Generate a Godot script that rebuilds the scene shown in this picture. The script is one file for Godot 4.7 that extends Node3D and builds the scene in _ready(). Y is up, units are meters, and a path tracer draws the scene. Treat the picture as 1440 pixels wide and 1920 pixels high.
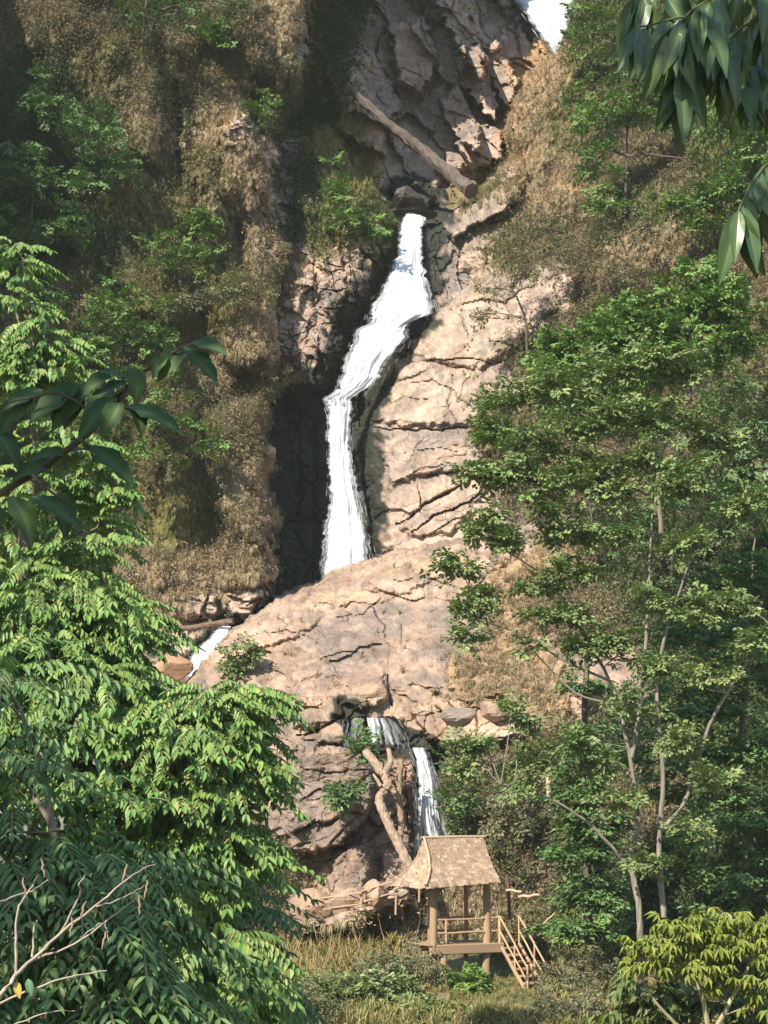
extends Node3D
# A waterfall in a dry-season gorge, seen through trees from the facing hillside.

const FOV := 30.0
const EYE := Vector3(0, 6, 0)
const HORIZON := 1500.0           # row of the photograph at eye level
var focal := 960.0 / tan(deg_to_rad(FOV / 2))
var pitch := atan((HORIZON - 960.0) / (960.0 / tan(deg_to_rad(FOV / 2))))

var rng := RandomNumberGenerator.new()
var mats := {}
var taken := {}
var nz_big := FastNoiseLite.new()
var nz_mid := FastNoiseLite.new()
var nz_fine := FastNoiseLite.new()
var nz_cell := FastNoiseLite.new()
var nz_edge := FastNoiseLite.new()
var nz_streak := FastNoiseLite.new()

# ---------------------------------------------------------------- mesh helper
class MB:
	var p := PackedVector3Array()
	var c := PackedColorArray()
	var ix := PackedInt32Array()
	func v(at: Vector3, col: Color) -> int:
		p.append(at); c.append(col)
		return p.size() - 1
	func tri(a: int, b: int, d: int) -> void:
		ix.append(a); ix.append(b); ix.append(d)
	func quad(a: int, b: int, d: int, e: int) -> void:
		tri(a, b, d); tri(a, d, e)
	func mesh(mat: Material, smooth := false) -> ArrayMesh:
		var a := []
		a.resize(Mesh.ARRAY_MAX)
		a[Mesh.ARRAY_VERTEX] = p
		a[Mesh.ARRAY_COLOR] = c
		a[Mesh.ARRAY_INDEX] = ix
		if smooth:
			var n := PackedVector3Array()
			n.resize(p.size())
			for k in range(0, ix.size(), 3):
				var q := (p[ix[k + 2]] - p[ix[k]]).cross(p[ix[k + 1]] - p[ix[k]])
				n[ix[k]] += q; n[ix[k + 1]] += q; n[ix[k + 2]] += q
			for k in n.size():
				n[k] = n[k].normalized() if n[k].length_squared() > 1e-14 else Vector3.UP
			a[Mesh.ARRAY_NORMAL] = n
		var m := ArrayMesh.new()
		m.add_surface_from_arrays(Mesh.PRIMITIVE_TRIANGLES, a)
		m.surface_set_material(0, mat)
		return m

# ---------------------------------------------------------------- placing
func W(px: float, py: float, d: float) -> Vector3:
	var x := (px - 720.0) / focal
	var y := -(py - 960.0) / focal
	var yy := y * cos(pitch) + sin(pitch)
	var zz := y * sin(pitch) - cos(pitch)
	var t := -d / zz
	return EYE + Vector3(x * t, yy * t, -d)

func pix(q: Vector3) -> Vector2:
	var r := q - EYE
	var cy := r.y * cos(pitch) + r.z * sin(pitch)
	var cz := -r.y * sin(pitch) + r.z * cos(pitch)
	return Vector2(720.0 + focal * r.x / -cz, 960.0 - focal * cy / -cz)

func numbered(called: String) -> String:
	if not taken.has(called):
		taken[called] = 0
		return called
	taken[called] += 1
	return "%s_%03d" % [called, taken[called]]

func tag(o: Node, label: String, category := "", group := "", kind := "") -> Node:
	if label: o.set_meta("label", label)
	if category: o.set_meta("category", category)
	if group: o.set_meta("group", group)
	if kind: o.set_meta("kind", kind)
	return o

func base(called: String, at: Vector3, label: String, category: String, group := "") -> Node3D:
	var o := Node3D.new()
	o.name = numbered(called)
	add_child(o)
	o.position = at
	tag(o, label, category, group)
	return o

func part(called: String, m: Mesh, parent: Node, at := Transform3D()) -> MeshInstance3D:
	var o := MeshInstance3D.new()
	o.mesh = m
	o.name = numbered(called) if parent == self else called
	parent.add_child(o, true)
	o.transform = at
	return o

func copies(called: String, m: Mesh, tf: Array, cols: Array, parent: Node) -> MultiMeshInstance3D:
	var mm := MultiMesh.new()
	mm.transform_format = MultiMesh.TRANSFORM_3D
	mm.use_colors = true
	mm.mesh = m
	mm.instance_count = tf.size()
	for k in tf.size():
		mm.set_instance_transform(k, tf[k])
		mm.set_instance_color(k, cols[k])
	var o := MultiMeshInstance3D.new()
	o.multimesh = mm
	o.name = numbered(called) if parent == self else called
	parent.add_child(o, true)
	o.set_meta("kind", "stuff")
	return o

func r(a: float, b: float) -> float:
	return rng.randf_range(a, b)

func rdir() -> Vector3:
	var z := r(-1, 1)
	var a := r(0, TAU)
	var s := sqrt(1 - z * z)
	return Vector3(s * cos(a), z, s * sin(a))

func frame(fwd: Vector3, up := Vector3.UP) -> Basis:
	var z := fwd.normalized()
	var x := up.cross(z)
	if x.length() < 0.01: x = Vector3.RIGHT
	x = x.normalized()
	return Basis(x, z.cross(x), z)

func tint(c: Color, k: float) -> Color:
	return Color(c.r * k, c.g * k, c.b * k)

func jit(c: Color, k := 0.2) -> Color:
	var f := r(1 - k, 1 + k)
	return Color(c.r * f * r(1 - k * .5, 1 + k * .5), c.g * f, c.b * f * r(1 - k * .5, 1 + k * .5))

# ---------------------------------------------------------------- materials
func material(called: String, rough := 0.9, spec := 0.3, back := Color(0, 0, 0)) -> StandardMaterial3D:
	var m := StandardMaterial3D.new()
	m.resource_name = called
	m.vertex_color_use_as_albedo = true
	m.roughness = rough
	m.metallic_specular = spec
	m.cull_mode = BaseMaterial3D.CULL_DISABLED
	if back.g > 0:
		m.backlight_enabled = true
		m.backlight = back
	mats[called] = m
	return m

# ---------------------------------------------------------------- leaves, tubes, stones
func leaf(b: MB, at: Vector3, dir: Vector3, nrm: Vector3, l: float, w: float, col: Color, droop := 0.15) -> void:
	var s := dir.cross(nrm).normalized() * w * 0.5
	var m := at + dir * l * 0.48 + nrm * w * 0.16
	var i0 := b.v(at, col)
	var i1 := b.v(m + s, col)
	var i2 := b.v(at + dir * l - nrm * l * droop, col)
	var i3 := b.v(m - s, col)
	b.tri(i0, i1, i2); b.tri(i0, i2, i3)

func round_leaf(b: MB, at: Vector3, dir: Vector3, nrm: Vector3, l: float, w: float, col: Color, droop := 0.15) -> void:
	var s := dir.cross(nrm).normalized() * w * 0.5
	var i0 := b.v(at, col)
	var m := at + dir * l * 0.3 + nrm * w * 0.2
	var n := at + dir * l * 0.7 + nrm * (w * 0.18 - l * droop * .4)
	var i1 := b.v(m + s, col); var i2 := b.v(n + s * .92, col)
	var i3 := b.v(at + dir * l - nrm * l * droop, col)
	var i4 := b.v(n - s * .92, col); var i5 := b.v(m - s, col)
	b.tri(i0, i1, i2); b.tri(i0, i2, i3); b.tri(i0, i3, i4); b.tri(i0, i4, i5)

func big_leaf(b: MB, l: float, w: float, curl: float, col: Color, rib: Color, droop: float, rows := 9, wave := 0.03) -> void:
	# along +Z, face up (+Y); pale midrib, folded along it, drooping tip, wavy margin
	var prev := []
	for k in rows + 1:
		var t := float(k) / rows
		var hw: float = w * 0.5 * pow(sin(PI * pow(t, 0.82)), 0.8) * (1 - 0.25 * t) if k > 0 and k < rows else 0.0015
		var z := l * (t - 0.12 * droop * t * t)
		var y := -droop * l * t * t * 0.5
		var q := []
		for s in [-1.0, -0.55, -0.05, 0.05, 0.55, 1.0]:
			var yy: float = y + absf(s) * hw * curl + (sin(t * 17.0 + s * 2.0) * wave * hw * absf(s) if absf(s) > .9 else 0.0)
			q.append(b.v(Vector3(s * hw, yy, z), rib if absf(s) < 0.1 else tint(col, 1.0 + 0.1 * sin(t * 40.0))))
		if k > 0:
			for j in 5: b.quad(prev[j], prev[j + 1], q[j + 1], q[j])
		prev = q

func tube(b: MB, pts: Array, rads: Array, col: Color, sides := 7, rough := 0.12, mottle := 0.25) -> void:
	var prev := []
	for k in pts.size():
		var a: Vector3 = pts[maxi(0, k - 1)]
		var e: Vector3 = pts[mini(pts.size() - 1, k + 1)]
		var f := frame(e - a, Vector3(0.31, 0.1, 0.94) if absf((e - a).normalized().y) > 0.8 else Vector3.UP)
		var q := []
		for j in sides:
			var an := TAU * j / sides
			var rr: float = rads[k] * r(1 - rough, 1 + rough) * (1 + .16 * nz_streak.get_noise_2d(j * 1.9, k * .5 + rads[0] * 90))
			q.append(b.v(pts[k] + (f.x * cos(an) + f.y * sin(an)) * rr, tint(col, r(1 - mottle, 1 + mottle))))
		if k > 0:
			for j in sides: b.quad(prev[j], q[j], q[(j + 1) % sides], prev[(j + 1) % sides])
		prev = q
	var cap := b.v(pts[-1], col)
	for j in sides: b.tri(prev[j], cap, prev[(j + 1) % sides])

func bent(pts: Array, steps := 5, wob := 0.0) -> Array:
	# Catmull-Rom through pts
	var out := []
	for k in pts.size() - 1:
		var a: Vector3 = pts[maxi(0, k - 1)]
		var b: Vector3 = pts[k]
		var c: Vector3 = pts[k + 1]
		var d: Vector3 = pts[mini(pts.size() - 1, k + 2)]
		for s in steps:
			var q := b.cubic_interpolate(c, a, d, float(s) / steps)
			out.append(q + rdir() * wob * (0.0 if s == 0 and k == 0 else 1.0))
	out.append(pts[-1])
	return out

func taper(n: int, a: float, e: float) -> Array:
	var out := []
	for k in n: out.append(lerpf(a, e, float(k) / maxf(1, n - 1)))
	return out

func stone(sx: float, sy: float, sz: float, col: Color, sd: int, rows := 10) -> ArrayMesh:
	# a faceted boulder: a ball cut by random planes, then roughened
	var rg := RandomNumberGenerator.new()
	rg.seed = sd
	var planes := []
	for k in 13:
		var z := rg.randf_range(-1, 1)
		var a := rg.randf_range(0, TAU)
		planes.append([Vector3(sqrt(1 - z * z) * cos(a), z, sqrt(1 - z * z) * sin(a)), rg.randf_range(0.62, 0.92)])
	var b := MB.new()
	var cols := rows * 2
	for j in rows + 1:
		for i in cols:
			var th := PI * j / rows
			var n := Vector3(sin(th) * cos(TAU * i / cols), cos(th), sin(th) * sin(TAU * i / cols))
			var rad := 1.0
			for pl in planes:
				var dt: float = n.dot(pl[0])
				if dt > 0.05: rad = minf(rad, pl[1] / dt)
			rad *= 1 + 0.05 * nz_mid.get_noise_3d(n.x * 3 + sd, n.y * 3, n.z * 3)
			b.v(Vector3(n.x * sx, n.y * sy, n.z * sz) * rad, tint(col, .74 + 0.3 * nz_mid.get_noise_3d(n.x * 6 + sd * 3, n.y * 6, n.z * 6) + rg.randf_range(-.07, .07)))
	for j in rows:
		for i in cols:
			var i2 := (i + 1) % cols
			b.quad(j * cols + i, (j + 1) * cols + i, (j + 1) * cols + i2, j * cols + i2)
	return b.mesh(mats.rock)

# ---------------------------------------------------------------- rock faces: sheets of real depth with rounded, ragged edges
class Sheet:
	var nx := 0
	var ny := 0
	var x0 := 0.0
	var y0 := 0.0
	var step := 1.0
	var pos := PackedVector3Array()
	var ok := PackedByteArray()

func table(xs: Array, ys: Array, v: Array, px: float, py: float) -> float:
	var i := 0
	while i < xs.size() - 2 and px > xs[i + 1]: i += 1
	var j := 0
	while j < ys.size() - 2 and py > ys[j + 1]: j += 1
	var fx := clampf((px - xs[i]) / (xs[i + 1] - xs[i]), 0, 1)
	var fy := clampf((py - ys[j]) / (ys[j + 1] - ys[j]), 0, 1)
	return lerpf(lerpf(v[j][i], v[j][i + 1], fx), lerpf(v[j + 1][i], v[j + 1][i + 1], fx), fy)

func sdf(poly: PackedVector2Array, q: Vector2) -> float:
	var best := 1e18
	var inside := false
	var n := poly.size()
	var a := poly[n - 1]
	for k in n:
		var b := poly[k]
		var e := b - a
		var w := q - a
		var h := clampf(w.dot(e) / e.length_squared(), 0, 1)
		best = minf(best, (w - e * h).length_squared())
		if (b.y > q.y) != (a.y > q.y) and q.x < (a.x - b.x) * (q.y - b.y) / (a.y - b.y) + b.x:
			inside = not inside
		a = b
	return sqrt(best) if inside else -sqrt(best)

func V2(a: Array) -> PackedVector2Array:
	var out := PackedVector2Array()
	for k in range(0, a.size(), 2): out.append(Vector2(a[k], a[k + 1]))
	return out

# o: round_px, round_m, rag (px), features [[poly, raise m, width px]], cracks [[polyline, width px, depth m]]
func sheet(called: String, label: String, poly_a: Array, box: Array, step: float, xs: Array, ys: Array, v: Array, o: Dictionary, disp: Callable, paint: Callable) -> Sheet:
	var poly := V2(poly_a)
	var s := Sheet.new()
	s.x0 = box[0]; s.y0 = box[1]; s.step = step
	s.nx = int((box[2] - box[0]) / step) + 1
	s.ny = int((box[3] - box[1]) / step) + 1
	# coarse fields
	var cs := 10.0
	var cx := int((box[2] - box[0]) / cs) + 3
	var cy := int((box[3] - box[1]) / cs) + 3
	var sd := PackedFloat32Array(); sd.resize(cx * cy)
	var dp := PackedFloat32Array(); dp.resize(cx * cy)
	for j in cy:
		for i in cx:
			var q := Vector2(box[0] + i * cs, box[1] + j * cs)
			sd[j * cx + i] = sdf(poly, q)
			dp[j * cx + i] = table(xs, ys, v, q.x, q.y)
	for pass_no in o.get("blur", 3):
		var d2 := dp.duplicate()
		for j in range(1, cy - 1):
			for i in range(1, cx - 1):
				var k := j * cx + i
				d2[k] = (dp[k] * 2 + dp[k - 1] + dp[k + 1] + dp[k - cx] + dp[k + cx]) / 6.0
		dp = d2
	var n := s.nx * s.ny
	var dd := PackedFloat32Array(); dd.resize(n)
	var crk := PackedFloat32Array(); crk.resize(n)
	s.ok.resize(n)
	var rp: float = o.get("round_px", 30.0)
	var rm: float = o.get("round_m", 3.0)
	var rag: float = o.get("rag", 8.0)
	var cut: float = o.get("cut", 14.0)
	for j in s.ny:
		var fy := j * step / cs
		var jy := int(fy); fy -= jy
		for i in s.nx:
			var fx := i * step / cs
			var jx := int(fx); fx -= jx
			var k := jy * cx + jx
			var px := box[0] + i * step as float
			var py := box[1] + j * step as float
			var e := lerpf(lerpf(sd[k], sd[k + 1], fx), lerpf(sd[k + cx], sd[k + cx + 1], fx), fy)
			if e < 90.0: e += rag * (nz_edge.get_noise_2d(px, py) + 0.5 * nz_edge.get_noise_2d(px * 3.1, py * 3.1))
			var m := j * s.nx + i
			if e < -cut: continue
			s.ok[m] = 1
			var d := lerpf(lerpf(dp[k], dp[k + 1], fx), lerpf(dp[k + cx], dp[k + cx + 1], fx), fy)
			if e < rp:
				var t := 1.0 - e / rp
				d += rm * (1.0 - sqrt(1.0 - t * t)) if t < 0.97 else rm * (0.757 + (t - 0.97) * 8.0)
			dd[m] = d
	for f in o.get("features", []):
		var fp := V2(f[0])
		var lo := Vector2(1e9, 1e9)
		var hi := -lo
		for q in fp:
			lo = lo.min(q); hi = hi.max(q)
		for j in range(maxi(0, int((lo.y - s.y0) / step)), mini(s.ny, int((hi.y - s.y0) / step) + 2)):
			for i in range(maxi(0, int((lo.x - s.x0) / step)), mini(s.nx, int((hi.x - s.x0) / step) + 2)):
				var q := Vector2(s.x0 + i * step, s.y0 + j * step)
				var wq := q + Vector2(nz_edge.get_noise_2d(q.x * 2, q.y * 2), nz_edge.get_noise_2d(q.y * 2, q.x * 2 + 99)) * 9.0
				var e := sdf(fp, wq)
				if e > 0: dd[j * s.nx + i] -= f[1] * smoothstep(0, f[2], e)
	for c in o.get("cracks", []):
		var line := V2(c[0])
		for q in line.size() - 1:
			var a := line[q]
			var b := line[q + 1]
			var w: float = c[1] * .75
			var lo := a.min(b) - Vector2(w, w) * 5
			var hi := a.max(b) + Vector2(w, w) * 5
			for j in range(maxi(0, int((lo.y - s.y0) / step)), mini(s.ny, int((hi.y - s.y0) / step) + 2)):
				for i in range(maxi(0, int((lo.x - s.x0) / step)), mini(s.nx, int((hi.x - s.x0) / step) + 2)):
					var z := Vector2(s.x0 + i * step, s.y0 + j * step)
					var wz := z + Vector2(nz_edge.get_noise_2d(z.x * 1.1, z.y * 1.1), nz_edge.get_noise_2d(z.y * 1.1, z.x * 1.1 + 50)) * 6.0
					var h := clampf((wz - a).dot(b - a) / (b - a).length_squared(), 0, 1)
					var along := (q + h) / (line.size() - 1.0)
					var ww := w * (0.35 + 0.9 * sin(PI * clampf(along, 0.04, 0.96)))
					var e := wz.distance_to(a.lerp(b, h))
					if e < ww:
						var m := j * s.nx + i
						crk[m] = maxf(crk[m], (1.0 - e / ww) * c[2])
	s.pos.resize(n)
	var b := MB.new()
	var id := PackedInt32Array(); id.resize(n)
	for j in s.ny:
		for i in s.nx:
			var m := j * s.nx + i
			if s.ok[m] == 0: continue
			var px := s.x0 + i * step
			var py := s.y0 + j * step
			var q := W(px, py, dd[m])
			q = W(px, py, dd[m] + disp.call(px, py, q) + crk[m])
			s.pos[m] = q
			id[m] = b.v(q, paint.call(px, py, q))
	for j in s.ny - 1:
		for i in s.nx - 1:
			var m := j * s.nx + i
			if s.ok[m] and s.ok[m + 1] and s.ok[m + s.nx] and s.ok[m + s.nx + 1]:
				b.quad(id[m], id[m + 1], id[m + s.nx + 1], id[m + s.nx])
	var node := part(called, b.mesh(mats.rock), self)
	tag(node, label, "", "", "structure")
	return s

func surf(s: Sheet, px: float, py: float) -> Vector3:
	var i := clampi(int((px - s.x0) / s.step), 0, s.nx - 2)
	var j := clampi(int((py - s.y0) / s.step), 0, s.ny - 2)
	var m := j * s.nx + i
	return s.pos[m] if s.ok[m] else Vector3.INF

func surf_normal(s: Sheet, px: float, py: float, h := 16.0) -> Vector3:
	var a := surf(s, px - h, py)
	var b := surf(s, px + h, py)
	var c := surf(s, px, py - h)
	var d := surf(s, px, py + h)
	if a == Vector3.INF or b == Vector3.INF or c == Vector3.INF or d == Vector3.INF: return Vector3(0, 0.3, 0.95)
	return (b - a).cross(c - d).normalized()

# ---------------------------------------------------------------- what grows where (kind of cover by place on the slopes)
enum { ROCK, DRY, OLIVE, GREEN, DARK, TWIG, YELLOW }
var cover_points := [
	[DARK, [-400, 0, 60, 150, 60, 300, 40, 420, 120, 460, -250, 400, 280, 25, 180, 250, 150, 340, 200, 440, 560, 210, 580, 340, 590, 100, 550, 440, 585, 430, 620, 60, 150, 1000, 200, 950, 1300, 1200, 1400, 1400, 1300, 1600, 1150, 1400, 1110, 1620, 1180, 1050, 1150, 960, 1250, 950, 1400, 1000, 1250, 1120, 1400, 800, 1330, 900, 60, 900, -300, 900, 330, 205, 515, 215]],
	[TWIG, [0, 40, 140, 60, 200, 20, 260, 165, 320, 120, 400, 100, 470, 70, 555, 150, 500, 150, 360, 180, 500, 540, 480, 700, 440, 760, 420, 860, 480, 800, 440, 1010, 1180, 120, 1200, 270, 1150, 330, 1250, 330, 1100, 420, 1030, 440, 1330, 470, 1120, 520, 1100, 580, 1200, 560, 1400, 500, 1060, 610, 980, 850, 1050, 1180, 930, 1440, 950, 1500, 1000, 1450, 1000, 1620, 520, 1640, 1100, 1850, 1200, 1500, 1300, 800, 1100, 900, 1080, 760, 1200, 900, 1000, 930, 1090, 1120, 1160, 220]],
	[OLIVE, [320, 705, 380, 770, 400, 960, 260, 700, 220, 110, 240, 280, 300, 330, 390, 330, 330, 390, 230, 390, 260, 520, 150, 560, 330, 560, 380, 620, 300, 780, 360, 850, 300, 880, 290, 930, 620, 430, 1050, 250, 1120, 200, 980, 450, 1440, 620, 1000, 690, 960, 790, 880, 1500, 950, 1580, 700, 1800, 600, 1850, 1050, 1800, 900, 350]],
	[DRY, [540, 60, 300, 230, 420, 230, 460, 300, 480, 380, 430, 420, 480, 450, 520, 470, 480, 600, 450, 650, 500, 650, 400, 690, 470, 900, 500, 960, 350, 1060, 420, 1070, 480, 1060, 300, 1090, 300, 1130, 1000, 150, 1040, 120, 980, 200, 1000, 280, 1010, 380, 1050, 340, 1180, 460, 1240, 470, 1050, 1050, 1000, 1060, 930, 1230, 1000, 1250, 900, 1285, 1000, 1320, 960, 1190, 520, 1760, 600, 1760, 700, 1740, 770, 1710, 860, 1700, 660, 1780, 560, 1800, 740, 1770]],
	[GREEN, [300, 470, 380, 480, 200, 560, 280, 620, 200, 650, 240, 1150, 0, 800, 100, 750, 200, 800, 650, 400, 690, 432, 1080, 60, 1140, 40, 1100, 130, 1250, 60, 1350, 100, 1440, 200, 1350, 300, 1300, 540, 1040, 1500, 1100, 1750, 860, 1530, 1700, 400, 1700, 0, 1800, 900, 1180, 180, 1300, 200, 1400, 60, 1220, 380]],
	[YELLOW, [430, 560, 640, 290, 650, 340, 330, 985, 800, 1850, 900, 1870, 1000, 1880, 700, 1880]],
	[ROCK, [512, 300, 510, 345, 508, 395, 540, 462, 522, 645, 512, 930, 514, 1005, 440, 240, 568, 90, 508, 590, 565, 1700, 600, 1705, 640, 1705, 690, 1694, 730, 1678, 760, 1660, 505, 1120, 380, 1135, 450, 1130, 340, 1180, 420, 1170, 340, 1260, 700, 100, 800, 100, 900, 100, 720, 250, 850, 250, 780, 350, 930, 180, 960, 60, 680, 470, 600, 560, 560, 650, 600, 700, 560, 900, 640, 800, 640, 1000, 900, 330, 920, 400, 850, 470, 900, 560, 1000, 580, 1040, 555, 800, 650, 850, 750, 960, 720, 900, 650, 720, 850, 820, 850, 900, 900, 780, 950, 880, 1000, 980, 1010, 600, 1150, 700, 1200, 800, 1100, 860, 1150, 520, 1200, 470, 1220, 650, 1260, 780, 1220, 560, 1300, 700, 1300, 800, 1320, 900, 1350, 960, 1370, 880, 1420, 600, 1450, 700, 1500, 640, 1600, 760, 1600, 560, 1550, 600, 1660, 700, 1660, 780, 1480, 1110, 1290, 1040, 1210, 670, 700, 730, 560]],
]
var cmap := PackedByteArray()
const CM := 12.0
const CX0 := -520.0
const CY0 := -320.0
const CW := 210
const CH := 200

func make_cover_map() -> void:
	var pts := []
	for g in cover_points:
		for k in range(0, g[1].size(), 2): pts.append([g[1][k], g[1][k + 1], g[0]])
	cmap.resize(CW * CH)
	for j in CH:
		for i in CW:
			var x := CX0 + i * CM
			var y := CY0 + j * CM
			var best := 1e18
			var kind := 0
			for q in pts:
				var e: float = (q[0] - x) * (q[0] - x) + (q[1] - y) * (q[1] - y)
				if e < best:
					best = e
					kind = q[2]
			cmap[j * CW + i] = kind

func cover(px: float, py: float) -> int:
	return cmap[clampi(int((py - CY0) / CM + .5), 0, CH - 1) * CW + clampi(int((px - CX0) / CM + .5), 0, CW - 1)]

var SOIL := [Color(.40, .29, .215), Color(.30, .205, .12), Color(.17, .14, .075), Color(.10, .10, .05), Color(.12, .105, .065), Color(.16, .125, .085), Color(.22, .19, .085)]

func _ready() -> void:
	rng.seed = 71
	# ------------------------------------------------ camera, sky, sun, exposure
	var cam := Camera3D.new()
	cam.name = "camera"
	cam.fov = FOV
	cam.far = 600
	cam.near = 0.1
	cam.position = EYE
	cam.rotation.x = pitch
	add_child(cam)
	var we := WorldEnvironment.new()
	we.name = "environment"
	var env := Environment.new()
	env.background_mode = Environment.BG_SKY
	var sky := Sky.new()
	var sm := ProceduralSkyMaterial.new()
	sm.sky_top_color = Color(0.52, 0.63, 0.78)
	sm.sky_horizon_color = Color(0.82, 0.86, 0.88)
	sm.sky_curve = 0.2
	sm.ground_bottom_color = Color(0.25, 0.24, 0.2)
	sm.ground_horizon_color = Color(0.6, 0.6, 0.55)
	sky.sky_material = sm
	env.sky = sky
	env.background_energy_multiplier = 0.95
	env.tonemap_mode = Environment.TONE_MAPPER_LINEAR
	env.tonemap_exposure = 1.9
	env.sdfgi_enabled = true
	env.ssao_enabled = true
	env.ssil_enabled = true
	env.fog_enabled = true
	env.fog_density = 0.00025
	env.fog_light_color = Color(0.88, 0.92, 0.88)
	we.environment = env
	add_child(we)
	var sun := DirectionalLight3D.new()
	sun.name = "sun"
	sun.light_energy = 1.5
	sun.light_color = Color(1.0, 0.955, 0.88)
	sun.light_angular_distance = 0.5
	sun.shadow_enabled = true
	add_child(sun)
	sun.look_at_from_position(Vector3(-0.7, 1.0, 1.0) * 50, Vector3.ZERO)

	# ------------------------------------------------ noise and materials
	nz_big.seed = 3; nz_big.frequency = 0.09; nz_big.fractal_octaves = 3
	nz_mid.seed = 5; nz_mid.frequency = 0.45; nz_mid.fractal_octaves = 4
	nz_fine.seed = 8; nz_fine.frequency = 2.2; nz_fine.fractal_octaves = 2
	nz_edge.seed = 12; nz_edge.frequency = 0.02; nz_edge.fractal_octaves = 3
	nz_streak.seed = 15; nz_streak.frequency = 0.5; nz_streak.fractal_octaves = 3
	nz_cell.seed = 21; nz_cell.frequency = 0.34
	nz_cell.noise_type = FastNoiseLite.TYPE_CELLULAR
	nz_cell.cellular_return_type = FastNoiseLite.RETURN_CELL_VALUE
	nz_cell.cellular_distance_function = FastNoiseLite.DISTANCE_EUCLIDEAN_SQUARED
	nz_cell.fractal_type = FastNoiseLite.FRACTAL_NONE
	nz_cell.domain_warp_enabled = true
	nz_cell.domain_warp_amplitude = 1.6
	nz_cell.domain_warp_frequency = 0.35
	material("rock", 0.85, 0.35)
	material("wood", 0.85, 0.3)
	material("leaf", 0.5, 0.4, Color(0.45, 0.6, 0.2))
	material("glossy_leaf", 0.36, 0.5, Color(0.25, 0.35, 0.1))
	material("shade_leaf", 0.6, 0.3, Color(0.25, 0.35, 0.1))
	material("dry", 0.9, 0.2, Color(0.4, 0.34, 0.2))
	material("water", 0.5, 0.5, Color(0.5, 0.5, 0.5)).transparency = BaseMaterial3D.TRANSPARENCY_ALPHA
	make_cover_map()
	make_facets()

	build_cliffs()
	build_ground()
	build_water()
	build_logs_and_stones()
	build_hut()
	build_cover()
	build_trees()
	build_foreground()

# ---------------------------------------------------------------- the rock faces
# jointed rock: irregular cells, each a flat facet with its own tilt and height, open joints between some of them
var fc := PackedFloat32Array()
var tone := .5          # the stone's own tone in the block last visited

func make_facets() -> void:
	rng.seed = 4
	fc.resize(64 * 64 * 6)
	for k in 64 * 64 * 6: fc[k] = rng.randf()

func facet(x: float, y: float, tilt: float, lift: float, joint: float) -> float:
	var ix := int(floor(x))
	var iy := int(floor(y))
	var b1 := 1e9
	var b2 := 1e9
	var bk := 0
	var bx := 0.0
	var by := 0.0
	for j in range(iy - 1, iy + 2):
		for i in range(ix - 1, ix + 2):
			var k := ((j & 63) * 64 + (i & 63)) * 6
			var dx := x - i - fc[k]
			var dy := y - j - fc[k + 1]
			var e := dx * dx + dy * dy
			if e < b1:
				b2 = b1
				b1 = e; bk = k; bx = dx; by = dy
			elif e < b2: b2 = e
	tone = fc[bk + 5] * .7 + fc[bk + 3] * .3
	var v := (fc[bk + 2] - .5) * 2.0 * lift + ((fc[bk + 3] - .5) * bx + (fc[bk + 4] - .5) * by) * 2.0 * tilt
	if joint > 0.0:
		var g := sqrt(b2) - sqrt(b1)
		if g < .09 and fc[bk + 5] > .35: v += joint * (1.0 - g / .09)
	return v

func fractured(q: Vector3, ang: float, sx: float, sy: float, k: float, small := 1.0) -> float:
	var c := cos(ang)
	var s := sin(ang)
	var wx := .55 * nz_mid.get_noise_2d(q.x * .7, q.y * .7)
	var wy := .55 * nz_mid.get_noise_2d(q.y * .7 + 31, q.x * .7)
	var u := (q.x * c + q.y * s) + wx
	var v := (q.y * c - q.x * s) + wy
	var fine := facet(u / sx * 2.7 + 7, v / sy * 2.7, .16 * k * small, .1 * k * small, .06 * k * small)
	var t2 := tone
	var whole := facet(u / sx, v / sy, .34 * k, .3 * k, .2 * k * small)
	var t1 := tone
	var chips := facet(u / .62 + 3, v / .34, .05, .035, .03)
	tone = t1 * .55 + t2 * .27 + tone * .18
	return whole + fine + chips - (.015 + .075 * small * small) * nz_mid.get_noise_3d(q.x * 1.5, q.y * 1.5, q.z) - .035 * nz_fine.get_noise_3d(q.x * 1.3, q.y * 1.3, q.z)
func rock_disp(q: Vector3, ax: float, ay: float, cell: float, fine: float) -> float:
	var c := nz_cell.get_noise_3d(q.x * ax, q.y * ay, q.z * 0.4)
	return -cell * c - fine * nz_mid.get_noise_3d(q.x, q.y, q.z) - fine * .35 * nz_fine.get_noise_3d(q.x, q.y, q.z)

# share of bare rock at a place, with a ragged margin
func rockness(px: float, py: float) -> float:
	var x := clampf((px + 22 * nz_edge.get_noise_2d(px * 2, py * 2) - CX0) / CM, 0, CW - 2)
	var y := clampf((py + 22 * nz_edge.get_noise_2d(py * 2, px * 2) - CY0) / CM, 0, CH - 2)
	var i := int(x)
	var j := int(y)
	var k := j * CW + i
	var a := 1.0 if cmap[k] == ROCK else 0.0
	var b := 1.0 if cmap[k + 1] == ROCK else 0.0
	var c := 1.0 if cmap[k + CW] == ROCK else 0.0
	var d := 1.0 if cmap[k + CW + 1] == ROCK else 0.0
	if a + b + c + d == 0.0: return 0.0
	if a + b + c + d == 4.0: return 1.0
	return lerpf(lerpf(a, b, x - i), lerpf(c, d, x - i), y - j)

func soil_disp(q: Vector3) -> float:
	return -1.7 * nz_big.get_noise_3d(q.x * 2.4, q.y * 1.0, q.z) - 0.7 * nz_mid.get_noise_3d(q.x * .8, q.y * .45, q.z) - .3 * nz_mid.get_noise_3d(q.x * 2, q.y * 1.5, q.z)

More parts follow.
